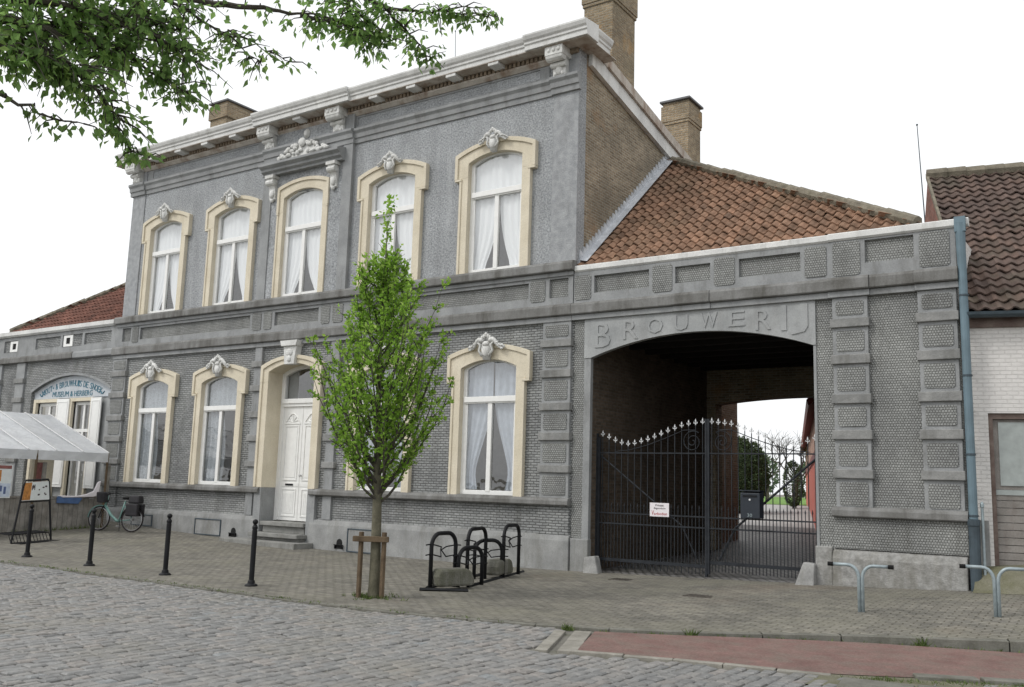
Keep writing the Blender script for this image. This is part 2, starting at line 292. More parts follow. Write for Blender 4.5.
# ------------------------------------------------------------------ mesh builder
class MB:
    def __init__(s): s.v = []; s.f = []; s.m = []; s.c = None
    def face(s, idx, m=0): s.f.append(tuple(idx)); s.m.append(m)
    def add(s, vs): i = len(s.v); s.v.extend([tuple(p) for p in vs]); return i
    def quad(s, a, b, c, d, m=0):
        i = s.add((a, b, c, d)); s.face((i, i+1, i+2, i+3), m); return s
    def box(s, x0, x1, y0, y1, z0, z1, m=0):
        i = s.add([(x, y, z) for z in (z0, z1) for y in (y0, y1) for x in (x0, x1)])
        for q in ((0, 2, 3, 1), (4, 5, 7, 6), (0, 1, 5, 4), (2, 6, 7, 3), (0, 4, 6, 2), (1, 3, 7, 5)): s.face([i+k for k in q], m)
        return s
    def prism(s, poly, axis, a0, a1, m=0):
        def P(p, a):
            return {'x': (a, p[0], p[1]), 'y': (p[0], a, p[1]), 'z': (p[0], p[1], a)}[axis]
        n = len(poly); i = s.add([P(p, a0) for p in poly]); j = s.add([P(p, a1) for p in poly])
        s.face(list(range(i, i+n))[::-1], m); s.face(range(j, j+n), m)
        for k in range(n): s.face((i+k, i+(k+1) % n, j+(k+1) % n, j+k), m)
        return s
    def ribbon(s, inner, outer, y0, y1, m=0, closed=False):
        """solid band between two equally long (x,z) paths, from depth y0 to y1"""
        n = len(inner)
        ids = [s.add([(p[0], y, p[1]) for p in path]) for path, y in ((inner, y0), (outer, y0), (inner, y1), (outer, y1))]
        a, b_, c, d = ids
        rng = range(n if closed else n-1)
        for k in rng:
            k2 = (k+1) % n
            s.face((a+k, b_+k, b_+k2, a+k2), m); s.face((c+k, c+k2, d+k2, d+k), m)
            s.face((a+k, a+k2, c+k2, c+k), m); s.face((b_+k, d+k, d+k2, b_+k2), m)
        if not closed:
            s.face((a, c, d, b_), m); e = n-1; s.face((a+e, b_+e, d+e, c+e), m)
        return s
    def tube(s, pts, r, n=8, closed=False, m=0, cap=True):
        pts = [Vector(p) for p in pts]; L = len(pts)
        rs = r if isinstance(r, (list, tuple)) else [r]*L
        rings = []; prev = None
        for k in range(L):
            if closed: t = pts[(k+1) % L]-pts[k-1]
            else: t = pts[min(k+1, L-1)]-pts[max(k-1, 0)]
            t = t.normalized() if t.length > 1e-9 else Vector((0, 0, 1))
            if prev is None:
                ref = Vector((0, 0, 1)) if abs(t.z) < .9 else Vector((1, 0, 0)); u = t.cross(ref).normalized()
            else:
                u = prev-t*prev.dot(t); u = u.normalized() if u.length > 1e-6 else t.orthogonal().normalized()
            prev = u; w = t.cross(u)
            rings.append(s.add([pts[k]+(u*cos(2*pi*q/n)+w*sin(2*pi*q/n))*rs[k] for q in range(n)]))
        for k in range(L if closed else L-1):
            a, b_ = rings[k], rings[(k+1) % L]
            for q in range(n): s.face((a+q, a+(q+1) % n, b_+(q+1) % n, b_+q), m)
        if cap and not closed:
            s.face([rings[0]+q for q in range(n)][::-1], m); s.face([rings[-1]+q for q in range(n)], m)
        return s
    def lathe(s, prof, c, n=14, m=0):
        rings = [s.add([(c[0]+r*cos(2*pi*q/n), c[1]+r*sin(2*pi*q/n), c[2]+z) for q in range(n)]) for r, z in prof]
        for a, b_ in zip(rings, rings[1:]):
            for q in range(n): s.face((a+q, a+(q+1) % n, b_+(q+1) % n, b_+q), m)
        s.face([rings[0]+q for q in range(n)][::-1], m); s.face([rings[-1]+q for q in range(n)], m)
        return s
    def ball(s, c, r, n=10, k=6, m=0):
        rx, ry, rz = r if isinstance(r, tuple) else (r, r, r)
        rings = []
        for i in range(1, k):
            a = pi*i/k; rings.append(s.add([(c[0]+rx*sin(a)*cos(2*pi*q/n), c[1]+ry*sin(a)*sin(2*pi*q/n), c[2]-rz*cos(a)) for q in range(n)]))
        b0 = s.add([(c[0], c[1], c[2]-rz)]); t0 = s.add([(c[0], c[1], c[2]+rz)])
        for a, b_ in zip(rings, rings[1:]):
            for q in range(n): s.face((a+q, a+(q+1) % n, b_+(q+1) % n, b_+q), m)
        for q in range(n):
            s.face((b0, rings[0]+(q+1) % n, rings[0]+q), m); s.face((t0, rings[-1]+q, rings[-1]+(q+1) % n), m)
        return s
    def xform(s, fn, start=0):
        for i in range(start, len(s.v)): s.v[i] = tuple(fn(Vector(s.v[i])))
        return s
    def build(s, name, mats, parent=None, smooth=False, bevel=0, var=None, origin=None):
        me = bpy.data.meshes.new(name)
        org = Vector(origin) if origin is not None else (ORG.get(parent.name, Vector((0, 0, 0))) if parent else Vector((0, 0, 0)))
        me.from_pydata([tuple(Vector(p)-org) for p in s.v], [], s.f)
        mats = mats if isinstance(mats, (list, tuple)) else [mats]
        for k in mats: me.materials.append(M[k] if isinstance(k, str) else k)
        if len(mats) > 1: me.polygons.foreach_set('material_index', s.m)
        if smooth: me.polygons.foreach_set('use_smooth', [True]*len(me.polygons))
        if var is not None:
            at_ = me.attributes.new('var', 'FLOAT', 'FACE'); at_.data.foreach_set('value', var)
        me.update()
        o = bpy.data.objects.new(name, me); col.objects.link(o)
        if parent: o.parent = parent
        else: o.location = org
        ORG[o.name] = org
        if bevel:
            bm_ = o.modifiers.new('Bevel', 'BEVEL'); bm_.width = bevel; bm_.segments = 2; bm_.limit_method = 'ANGLE'
        return o
ORG = {}
def thing(name, label, cat, loc=(0, 0, 0), group=None):
    o = bpy.data.objects.new(name, None); col.objects.link(o); o.location = loc; o.empty_display_size = .2
    o['label'] = label; o['category'] = cat
    if group: o['group'] = group
    ORG[o.name] = Vector(loc); return o
def tag(o, label, cat, group=None):
    o['label'] = label; o['category'] = cat
    if group: o['group'] = group
    return o
def structure(o): o['kind'] = 'structure'; return o
def copy_tree(o, parent=None, loc=None):
    c = o.copy(); col.objects.link(c)
    if parent: c.parent = parent
    if loc is not None: c.location = loc
    for ch in list(o.children): copy_tree(ch, c)
    return c
def wall_holes(mb, x0, x1, z0, z1, y0, y1, holes, m=0, zc=()):
    """a wall slab in the xz plane with real rectangular openings"""
    xs = sorted({x0, x1, *[h[0] for h in holes], *[h[1] for h in holes]}); xs = [x for x in xs if x0 <= x <= x1]
    zs = sorted({z0, z1, *[h[2] for h in holes], *[h[3] for h in holes]}); zs = [z for z in zs if z0 <= z <= z1]
    def solid(i, k):
        if i < 0 or k < 0 or i >= len(xs)-1 or k >= len(zs)-1: return False
        cx, cz = (xs[i]+xs[i+1])/2, (zs[k]+zs[k+1])/2
        return not any(h[0] < cx < h[1] and h[2] < cz < h[3] for h in holes)
    for i in range(len(xs)-1):
        for k in range(len(zs)-1):
            if not solid(i, k): continue
            a, b_, c, d = xs[i], xs[i+1], zs[k], zs[k+1]
            mb.quad((a, y0, c), (b_, y0, c), (b_, y0, d), (a, y0, d), m)
            mb.quad((b_, y1, c), (a, y1, c), (a, y1, d), (b_, y1, d), m)
            if not solid(i-1, k): mb.quad((a, y1, c), (a, y0, c), (a, y0, d), (a, y1, d), m)
            if not solid(i+1, k): mb.quad((b_, y0, c), (b_, y1, c), (b_, y1, d), (b_, y0, d), m)
            if not solid(i, k-1): mb.quad((a, y1, c), (b_, y1, c), (b_, y0, c), (a, y0, c), m)
            if not solid(i, k+1): mb.quad((a, y0, d), (b_, y0, d), (b_, y1, d), (a, y1, d), m)
    return mb
def arc(cx, w, zs, rise, n=12):
    """points of a segmental arch from left to right"""
    R_ = (w*w+rise*rise)/(2*rise); zc = zs+rise-R_; a = math.asin(min(1, w/R_))
    return [(cx+R_*sin(-a+2*a*i/n), zc+R_*cos(-a+2*a*i/n)) for i in range(n+1)]
def chamfer(x0, x1, z0, z1, c=.05):
    return [(x0+c, z0), (x1-c, z0), (x1, z0+c), (x1, z1-c), (x1-c, z1), (x0+c, z1), (x0, z1-c), (x0, z0+c)]
def text_mb(mb, body, x0, x1, z0, z1, y, depth=.006, m=0, rot=None):
    """lettering as solid geometry in the xz plane, fitted to a box"""
    cu = bpy.data.curves.new('t', 'FONT'); cu.body = body; cu.extrude = .5; cu.resolution_u = 2
    o = bpy.data.objects.new('t', cu); col.objects.link(o); bpy.context.view_layer.update()
    me = bpy.data.meshes.new_from_object(o.evaluated_get(bpy.context.evaluated_depsgraph_get()))
    vs = [v.co.copy() for v in me.vertices]; fs = [tuple(p.vertices) for p in me.polygons]
    bpy.data.objects.remove(o); bpy.data.curves.remove(cu); bpy.data.meshes.remove(me)
    if not vs: return mb
    a, b_ = min(v.x for v in vs), max(v.x for v in vs); c, d = min(v.y for v in vs), max(v.y for v in vs)
    out = []
    for v in vs:
        q = Vector((x0+(v.x-a)/(b_-a+1e-9)*(x1-x0), y-(v.z+.5)*depth, z0+(v.y-c)/(d-c+1e-9)*(z1-z0)))
        if rot:
            ca, sa = cos(rot), sin(rot); px, pz = (x0+x1)/2, (z0+z1)/2
            dx, dz = q.x-px, q.z-pz; q = Vector((px+dx*ca-dz*sa, q.y, pz+dx*sa+dz*ca))
        out.append(q)
    i = mb.add(out)
    for f in fs: mb.face([i+k for k in f], m)
    return mb

# ------------------------------------------------------------------ ground
def smooth01(t): t = min(max(t, 0), 1); return t*t*(3-2*t)
def zg(x, y):
    q = .0022*min(abs(x+3.5), 14.)**2
    if y <= 0: return q*smooth01((y+6.5)/6.5)
    return q*(1-smooth01(y/6))+.038*min(y, 28)
KERB = [(-60, -7.02), (-20, -7.02), (-8, -7.02), (0.4, -7.05), (1.4, -6.95), (2.2, -6.78), (3.4, -6.5), (4.2, -6.2), (4.9, -5.85), (5.5, -5.45), (6.1, -5.1), (6.8, -4.72), (8.4, -4.15), (12, -3.1), (24, .2), (60, 9)]
def kerb_y(x):
    for (a, b_), (c, d) in zip(KERB, KERB[1:]):
        if a <= x <= c: return b_+(d-b_)*(x-a)/(c-a)
    return KERB[-1][1]
RZ = -.03
mb = MB()
# one terrain sheet to the horizon
gx = [-600, -200, -60, -24, -16, -10, 0, 8, 16, 30, 60, 200, 600]; gy = [-600, -150, -40, -16, -7, -3, 0, 3, 6, 12, 20, 28, 60, 120, 300, 900]
ii = mb.add([(x, y, (zg(x, y) if y > -6.5 else 0)-.25) for y in gy for x in gx]); W_ = len(gx)
for r in range(len(gy)-1):
    for c in range(W_-1): mb.face((ii+r*W_+c, ii+r*W_+c+1, ii+(r+1)*W_+c+1, ii+(r+1)*W_+c))
structure(mb.build('ground', 'ground'))
# road bed under the setts
mb = MB(); xs = [x/2 for x in range(-120, 121)]
for a, b_ in zip(xs, xs[1:]):
    mb.quad((a, -40, RZ-.012), (b_, -40, RZ-.012), (b_, kerb_y(b_), RZ-.012), (a, kerb_y(a), RZ-.012))
structure(mb.build('road_bed', 'joint'))
# the red cycle path and its borders
RED_TOP = [(4.12, -6.42), (4.9, -6.02), (5.5, -5.62), (6.1, -5.27), (6.8, -4.89), (8.4, -4.32), (12, -3.27), (24, 0.03)]
RED_BOT = [(4.62, -7.72), (5.2, -7.52), (5.75, -7.35), (6.5, -7.22), (7.2, -7.05), (8.5, -6.2), (12, -5.0), (24, -1.6)]
def lin(path, x):
    for (a, b_), (c, d) in zip(path, path[1:]):
        if a <= x <= c: return b_+(d-b_)*(x-a)/(c-a)
    return path[0][1] if x < path[0][0] else path[-1][1]
mb = MB(); n_ = 40
def along(path, t):
    L = [0]
    for p, q in zip(path, path[1:]): L.append(L[-1]+hypot(q[0]-p[0], q[1]-p[1]))
    s_ = t*L[-1]
    for k in range(len(path)-1):
        if s_ <= L[k+1]+1e-9:
            f = (s_-L[k])/(L[k+1]-L[k]); return (path[k][0]+(path[k+1][0]-path[k][0])*f, path[k][1]+(path[k+1][1]-path[k][1])*f)
    return path[-1]
for k in range(n_):
    a, b_ = along(RED_TOP, k/n_), along(RED_TOP, (k+1)/n_); c, d = along(RED_BOT, k/n_), along(RED_BOT, (k+1)/n_)
    z = RZ+.022
    mb.quad((c[0], c[1], z), (d[0], d[1], z), (b_[0], b_[1], z), (a[0], a[1], z))
structure(mb.build('cycle_path', 'red_path'))
def strip(path, w, z0, z1, side=1, seg=.9, gap=.012):
    """a line of separate kerb or border stones"""
    mb = MB(); L = sum(hypot(q[0]-p[0], q[1]-p[1]) for p, q in zip(path, path[1:])); n = max(1, int(L/seg))
    for k in range(n):
        a = Vector(along(path, (k*seg+gap/2)/L)); b_ = Vector(along(path, min(1, ((k+1)*seg-gap/2)/L)))
        d = (b_-a).normalized(); nn = Vector((-d.y, d.x))*side*w
        dz = random.uniform(-.004, .004)
        q = [a, b_, b_+nn, a+nn]
        zz = [(z0(p) if callable(z0) else z0) for p in q]; z2 = [(z1(p) if callable(z1) else z1)+dz for p in q]
        i = mb.add([(p.x, p.y, z) for p, z in zip(q, zz)]+[(p.x, p.y, z) for p, z in zip(q, z2)])
        for f in ((4, 5, 6, 7), (0, 1, 5, 4), (1, 2, 6, 5), (2, 3, 7, 6), (3, 0, 4, 7)): mb.face([i+t for t in f])
    return mb
kp = [p for p in KERB if -21 < p[0] < 25]
structure(strip(kp, .11, -.2, lambda p: max(zg(p.x, p.y), 0)+.003, 1).build('kerb', 'kerbstone', bevel=.008))
mb = MB()
for k in range(30):
    xa, xb = 6.9+.15*k, 6.9+.15*(k+1)
    mb.quad((xa, lin(RED_BOT, xa)-.62, RZ+.016), (xb, lin(RED_BOT, xb)-.62, RZ+.016), (xb, lin(RED_BOT, xb)+.04, RZ+.016), (xa, lin(RED_BOT, xa)+.04, RZ+.016))
structure(mb.build('verge', 'moss'))
structure(strip(RED_BOT[:5], .10, -.2, RZ+.026, -1, .5).build('path_border', 'pale_strip', bevel=.006))
structure(strip([(4.66, -7.78), (4.08, -6.40)], .20, -.2, RZ+.026, 1, .35).build('path_end_border', 'pale_strip', bevel=.006))
structure(strip([(4.38, -7.90), (3.80, -6.52)], .13, -.2, RZ+.02, 1, .35).build('drain_strip', 'pale_strip', bevel=.006))
# pavement
mb = MB(); xs = [-60, -50, -40, -32, -26]+[-22+.5*i for i in range(98)]; ny = 14
for a, b_ in zip(xs, xs[1:]):
    for k in range(ny):
        t0, t1 = k/ny, (k+1)/ny
        def pp(x, t):
            y0 = kerb_y(x)+.12; y1 = .06 if x < 7.2 else max(y0+.1, .06)
            y = y0+(y1-y0)*t; return (x, y, zg(x, y))
        mb.quad(pp(a, t0), pp(b_, t0), pp(b_, t1), pp(a, t1))
structure(mb.build('pavement', 'paving'))
# courtyard behind the gate, mossy yard right of the wing, lawn
mb = MB()
ys = [.055, .8, 1.6, 2.4, 3.2, 4, 4.8, 5.6, 6.4, 8, 10, 12, 15]
for a, b_ in zip(ys, ys[1:]):
    for c, d in zip([-6, -3, 0, 1.5, 3, 4.5, 5.9, 7.1, 7.19], [-3, 0, 1.5, 3, 4.5, 5.9, 7.1, 7.19]):
        mb.quad((c, a, zg(c, a)), (d, a, zg(d, a)), (d, b_, zg(d, b_)), (c, b_, zg(c, b_)))
structure(mb.build('courtyard', 'yard'))
mb = MB()
for a, b_ in zip([15, 20, 24, 28], [20, 24, 28, 34]):
    for c, d in zip([-40, -20, 0], [-20, 0, 20]): mb.quad((c, a, zg(c, a)), (d, a, zg(d, a)), (d, b_, zg(d, b_)), (c, b_, zg(c, b_)))
structure(mb.build('driveway', 'yard_pale'))
mb = MB()
for a, b_ in zip([34, 50], [50, 140]): mb.quad((-120, a, 1.08), (40, a, 1.08), (40, b_, 1.12), (-120, b_, 1.12))
structure(mb.build('lawn', 'lawn'))
mb = MB()
YB = [-.45, -.3, -.15, 0, .1, .4, 1, 2, 4, 9]
for a, b_ in zip(YB, YB[1:]):
    for c, d in zip([7.3, 8, 9, 12, 16], [8, 9, 12, 16, 25]):
        z = lambda x, y: zg(x, min(y, 0))+.004+.36*smooth01((y+.45)/.6)+.05*max(y, 0)
        mb.quad((c, a, z(c, a)), (d, a, z(d, a)), (d, b_, z(d, b_)), (c, b_, z(c, b_)))
structure(mb.build('side_yard', 'moss'))
# granite setts, rows across the road
def in_red(x, y):
    if 3.66 < x < 13:
        top = lin([(3.66, -6.55)]+RED_TOP, x)+.1
        bot = lin([(3.66, -6.55), (4.17, -7.98), (4.38, -7.98)]+[(p[0], p[1]-(.12 if p[0] < 7 else .02)) for p in RED_BOT], x)
        return bot < y < top+2
    return False
mb = MB(); var = []; rnd = random.Random(3)
x = -22.0; row = 0
while x < 13.2:
    w = rnd.uniform(.115, .14); y = -15.6-rnd.uniform(0, .2); row += 1
    yend = kerb_y(x+w/2)-.012
    tone = rnd.gauss(0, .05)
    while y < yend-.05:
        l = rnd.uniform(.15, .215); y2 = min(y+l, yend)
        sk = .17*0
        if not in_red(x+w/2, (y+y2)/2) and y2-y > .04:
            # skip what the camera could never see, far behind it
            g = rnd.uniform(.005, .011); z = RZ+.012+rnd.gauss(0, .004)+.012*mnoise.noise((x*.7, y*.7, 0)); bz = .011; ix = .013
            j = [rnd.gauss(0, .004) for _ in range(8)]; tz = [rnd.gauss(0, .0022) for _ in range(4)]
            sx = .05*sin(y*.9+2)+.03*sin(x*.6+y*.4)
            b4 = [(x+g+j[0]+sx, y+g+j[1]), (x+w-g+j[2]+sx, y+g+j[3]), (x+w-g+j[4]+sx, y2-g+j[5]), (x+g+j[6]+sx, y2-g+j[7])]
            cx, cy = x+w/2+sx, (y+y2)/2
            t4 = [(p[0]+(ix if p[0] < cx else -ix), p[1]+(ix if p[1] < cy else -ix)) for p in b4]
            i = mb.add([(p[0], p[1], z-.03) for p in b4]+[(p[0], p[1], z-bz+tz[q]) for q, p in enumerate(b4)]+[(p[0], p[1], z+tz[q]) for q, p in enumerate(t4)])
            vv = min(1, max(0, rnd.gauss(.48+tone+.22*mnoise.noise((x*.35, y*.35, 5)), .24)))
            for q in range(4):
                q2 = (q+1) % 4
                mb.face((i+q, i+q2, i+4+q2, i+4+q)); mb.face((i+4+q, i+4+q2, i+8+q2, i+8+q)); var += [vv, vv]
            mb.face((i+8, i+9, i+10, i+11)); var.append(vv)
        y = y2
    x += w
structure(mb.build('road', 'sett', var=var))
# ------------------------------------------------------------------ windows
def ornament_mb(cx, z0, h, w, y, upper=False):
    """plaster cartouche: tapered shield with folded scrolls and leaf work on both sides"""
    mb = MB(); r = random.Random(int(abs(cx)*100)+int(z0*10))
    mb.prism([(cx-w*.07, z0-.02), (cx+w*.07, z0-.02), (cx+w*.15, z0+h*.50), (cx+w*.13, z0+h*.72), (cx-w*.13, z0+h*.72), (cx-w*.15, z0+h*.50)], 'y', y-.06, y+.05)
    mb.ball((cx, y-.055, z0+h*.34), (w*.105, .05, h*.26), 10, 7)
    mb.ball((cx, y-.07, z0+h*.60), (w*.09, .05, h*.10), 9, 6)
    for s in (-1, 1):
        pts = [(cx+s*w*(.10+.40*t), y-.05-.02*sin(t*6), z0+h*(.70-.30*t*t+.10*sin(t*7))) for t in [k/9 for k in range(10)]]
        mb.tube(pts, [w*.060*(1-.45*k/9) for k in range(10)], 7)
        mb.tube([(cx+s*(w*.44+.035*cos(a)*w), y-.06, z0+h*.46+.05*w*sin(a)) for a in [k*.7 for k in range(9)]], w*.022, 6)
        mb.tube([(cx+s*w*.10, y-.07, z0+h*.12), (cx+s*w*.19, y-.06, z0+h*.34), (cx+s*w*.15, y-.07, z0+h*.58), (cx+s*w*.22, y-.07, z0+h*.66)], w*.030, 6)
        for k in range(7):
            t = k/6; mb.ball((cx+s*w*(.12+.30*t)+r.uniform(-.01, .01), y-.075, z0+h*(.80-.28*t)+r.uniform(-.02, .02)), (w*.045*(1.1-.5*t), .03, h*.055), 7, 5)
    for k in range(5): mb.ball((cx+(k-2)*w*.055, y-.06, z0+h*(.86+.05*(2-abs(k-2)))), (w*.035, .035, h*.10), 7, 5)
    mb.ball((cx, y-.06, z0+h*1.0), (w*.045, .04, h*.07), 8, 5)
    return mb
def drape_mb(path_in, path_out, y, pleats, amp, rows=14):
    """hanging cloth between two edge curves t -> (x,z)"""
    mb = MB(); cols = pleats*6; ids = []
    for r in range(rows+1):
        t = r/rows; a, b_ = path_in(t), path_out(t)
        row = []
        for c in range(cols+1):
            s_ = c/cols; k = .5+.5*(1-t*.3)
            row.append((a[0]+(b_[0]-a[0])*s_, y+amp*k*sin(2*pi*pleats*s_+1.3*sin(3*t+c*.05))+.004*sin(c*7.1), a[1]+(b_[1]-a[1])*s_))
        ids.append(mb.add(row))
    for r in range(rows):
        for c in range(cols): mb.face((ids[r]+c, ids[r]+c+1, ids[r+1]+c+1, ids[r+1]+c))
    return mb
def make_window(house, cx, zs, w, zt, rise, ear, ztr, curtain, ornament=True, ears=True, deep=0):
    """one window: white frame > surround, pane, curtain, keystone"""
    fy0, fy1 = .045+deep, .11+deep
    fr = .095
    inner = [(cx-w+fr, zs+.10)]+arc(cx, w-fr, zt-.02, rise*.95)+[(cx+w-fr, zs+.10)]
    outer = [(cx-w-.02, zs+.005)]+arc(cx, w+.02, zt+.01, rise)+[(cx+w+.02, zs+.005)]
    f = MB(); f.ribbon(inner, outer, fy0, fy1)
    f.box(cx-w+.01, cx+w-.01, fy0-.004, fy1-.002, zs+.01, zs+.11)
    f.box(cx-w+.05, cx+w-.05, fy0-.02, fy1-.004, ztr, ztr+.10); f.box(cx-w+.05, cx+w-.05, fy0-.045, fy0-.021, ztr+.03, ztr+.15)
    f.box(cx-.055, cx+.055, fy0-.012, fy1-.006, zs+.08, ztr+.02)
    for s in (-1, 1):                                   # casement stiles
        f.box(cx+s*(w-fr)-.028, cx+s*(w-fr)+.028, fy0+.01, fy1-.008, zs+.1, ztr+.01)
    win = f.build('window', 'white', house, bevel=.006)
    # surround
    sp = MB(); y0, y1 = -.085, .24+deep
    ow, ew, ez0, ez1, er = ear
    for s in (-1, 1):
        a, b_ = sorted((cx+s*w, cx+s*ow)); sp.box(a, b_, y0, y1, zs-.02, ez0+.004)
        a, b_ = sorted((cx+s*(ow-.055), cx+s*(ow+.004))); sp.box(a, b_, y0-.025, .02, zs-.015, ez0-.06)
    n = 14; ia = [(cx-w, ez0)]+arc(cx, w, zt, rise, n)+[(cx+w, ez0)]; oa = [(cx-ew, ez0)]+arc(cx, ew, ez1, er, n)+[(cx+ew, ez0)]
    sp.ribbon(ia, oa, y0-.004, y1-.003)
    o2 = [(cx-ew-.005, ez0-.012)]+arc(cx, ew+.005, ez1+.004, er, n)+[(cx+ew+.005, ez0-.012)]
    o3 = [(cx-ew+.075, ez0-.012)]+arc(cx, ew-.075, ez1-.075, er*.93, n)+[(cx+ew-.075, ez0-.012)]
    sp.ribbon(o3, o2, y0-.04, .03)
    for s in (-1, 1):
        a, b_ = sorted((cx+s*(ow-.06), cx+s*ew)); sp.box(a, b_, y0-.038, .028, ez0-.065, ez0-.013)
    sp.build('surround', 'cream', win, bevel=.006)
    # panes
    g = MB(); gy = (fy0+fy1)/2
    up = [(cx-w+.05, ztr+.08)]+[(cx+w-.05, ztr+.08)]+arc(cx, w-.05, zt, rise*.9)[::-1]
    i = g.add([(p[0], gy, p[1]) for p in up]); g.face(range(i, i+len(up)))
    for a, b_ in ((cx-w+.06, cx-.04), (cx+.04, cx+w-.06)): g.quad((a, gy, zs+.08), (b_, gy, zs+.08), (b_, gy, ztr+.03), (a, gy, ztr+.03))
    g.build('pane', 'glass', win)
    # curtains
    cm, full = curtain
    yc = fy1+.035; top = zt+rise+.05
    if full == 'parted':
        drape_mb(lambda t: (cx-w-.05, top-(top-ztr)*t), lambda t: (cx+w+.05, top-(top-ztr)*t), yc, 9, .012, 4).build('curtain', cm, win, smooth=True)
        for s in (-1, 1):
            kk = .50+.22*random.random(); ee = 1.9+1.1*random.random()
            edge = lambda t, s=s, kk=kk, ee=ee: (cx+s*((w*kk)*(t**ee)*(1-.22*max(0, t-.9)/.1)), ztr-(ztr-zs)*.985*t)
            drape_mb(edge, lambda t, s=s: (cx+s*(w+.03), ztr-(ztr-zs)*.985*t), yc+.012, 4, .016).build('curtain', cm, win, smooth=True)
    elif full == 'heavy':
        for s in (-1, 1):
            def edge(t, s=s):
                z = top-(top-zs-.12)*t; k = max(0, (t-.28)/.72)
                return (cx+s*(.02+w*.62*smooth01(k)*(1-.25*max(0, k-.8)/.2)), z)
            drape_mb(edge, lambda t, s=s: (cx+s*(w+.03), top-(top-zs-.12)*t), yc+.012, 4, .022, 18).build('curtain', cm, win, smooth=True)
    elif full == 'lace':
        drape_mb(lambda t: (cx-w-.04, top-(top-ztr)*t), lambda t: (cx+w+.04, top-(top-ztr)*t), yc, 8, .018, 4).build('curtain', cm, win, smooth=True)
        edge = lambda t: (cx-.02+.12*sin(t*2.5), ztr-(ztr-zs-.05)*t)
        drape_mb(edge, lambda t: (cx-w-.03, ztr-(ztr-zs-.05)*t), yc+.02, 4, .03).build('curtain', cm, win, smooth=True)
        drape_mb(lambda t: (cx+w*(.62+.1*t), ztr-(ztr-zs-.05)*t), lambda t: (cx+w+.03, ztr-(ztr-zs-.05)*t), yc+.02, 2, .03).build('curtain', cm, win, smooth=True)
    if ornament:
        if ornament == 'low': ornament_mb(cx, ez1+er-.33, .54, .95, y0-.05).build('keystone', 'ornament', win, smooth=True)
        else: ornament_mb(cx, ez1+er-.30, .50, .80, y0-.06).build('keystone', 'ornament', win, smooth=True)
    return win
def pilaster(parent, x0, x1, blocks, zb, zt, panel='dimple', base=None, ov=.012):
    sh = MB(); sh.box(x0+.02, x1-.02, -.062, .01, zb, zt); p = sh.build('pilaster', 'trim', parent, bevel=.006)
    for a, b_ in blocks:
        MB().box(x0-ov, x1+ov, -.115, .012, a, b_).build('pilaster_block', 'block', p, bevel=.012)
    edges = [zb]+[z for bl in sorted(blocks) for z in bl]+[zt]
    if panel:
        for a, b_ in zip(edges[::2], edges[1::2]):
            if b_-a > .2: MB().prism(chamfer(x0+.085, x1-.085, a+.06, b_-.06, .03), 'y', -.075, -.05).build('pilaster_panel', panel, p)
    return p
BL = [(1.94, 2.09), (2.59, 2.75), (3.20, 3.36), (3.88, 4.04), (4.515, 4.67)]
BAYS = [-13.9, -10.97, -8.2, -5.15, -2.1]

# ------------------------------------------------------------------ brewer's house
house = thing('brewery_house', 'tall grey rendered two-storey house with white front door, cream window surrounds and white cornice', 'house', (-7.9, 0, 0))
hl = [(c-.82, c+.82, 1.40, 4.42) for c in BAYS if c != -8.2]+[(-9.1, -7.3, -.31, 4.62)]
wall_holes(MB(), -15.75, -.003, -.3, 5.2, 0, .3, hl).build('lower_wall', 'lower', house)
hu = [(c-.82, c+.82, 6.30, 9.12) for c in BAYS]
wall_holes(MB(), -15.75, 0, 6.15, 11.02, 0, .3, hu).build('upper_wall', 'upper', house)
MB().box(-15.75, -.002, .003, .3, 5.2, 6.15).build('frieze_ground', 'dimple', house)
wall_holes(MB(), -15.9, -.025, 5.40, 6.04, -.06, .012, [(-14.75, -9.95, 5.58, 5.93), (-9.0, -7.4, 5.58, 5.93), (-6.25, -1.12, 5.58, 5.93), (-.6, -.14, 5.56, 5.96), (-15.62, -15.2, 5.56, 5.96)]).build('frieze', 'trim', house, bevel=.006)
for a, b_ in ((-1.07, -.7), (-9.85, -9.5), (-9.4, -9.1), (-7.3, -7.0), (-6.9, -6.55), (-15.12, -14.82)):
    MB().prism(chamfer(a, b_, 5.5, 5.98, .035), 'y', -.074, -.055).build('raised_panel', 'dimple', house)
def band(x0, x1, z0, z1, y, parent, name, mat='band'):
    h = z1-z0
    return MB().prism([(.013, z0), (-y+.02, z0), (-y, z0+.02), (-y, z1-.05), (-y+.03, z1), (.013, z1+.02)], 'x', x0, x1).build(name, mat, parent, bevel=.006)
band(-15.97, -.03, 5.155, 5.40, .15, house, 'string_course')
MB().box(-15.95, -.032, -.085, .014, 5.04, 5.152).build('string_moulding', 'trim', house, bevel=.008)
band(-15.93, 0.02, 6.09, 6.30, .19, house, 'upper_ledge')
MB().box(-15.9, -.01, -.10, .014, 6.0, 6.088).build('ledge_moulding', 'trim', house, bevel=.008)
for a, b_ in ((-15.97, -9.1), (-7.3, -.01)): band(a, b_, 1.285, 1.43, .15, house, 'sill_band')
for a, b_ in ((-15.78, -9.12), (-7.28, -.0)):
    MB().prism([(.013, -.4), (-.10, -.4), (-.10, .60), (-.075, .70), (.013, .72)], 'x', a, b_).build('plinth', 'plinth', house, bevel=.006)
pilaster(house, -.75, -.03, BL, 1.43, 5.04); pilaster(house, -15.97, -15.25, BL, 1.43, 5.04)
for a, b_ in ((-.75, -.03), (-15.97, -15.25)):
    q = MB().box(a, b_, -.05, .014, .72, 1.285).build('pilaster_foot', 'lower', house)
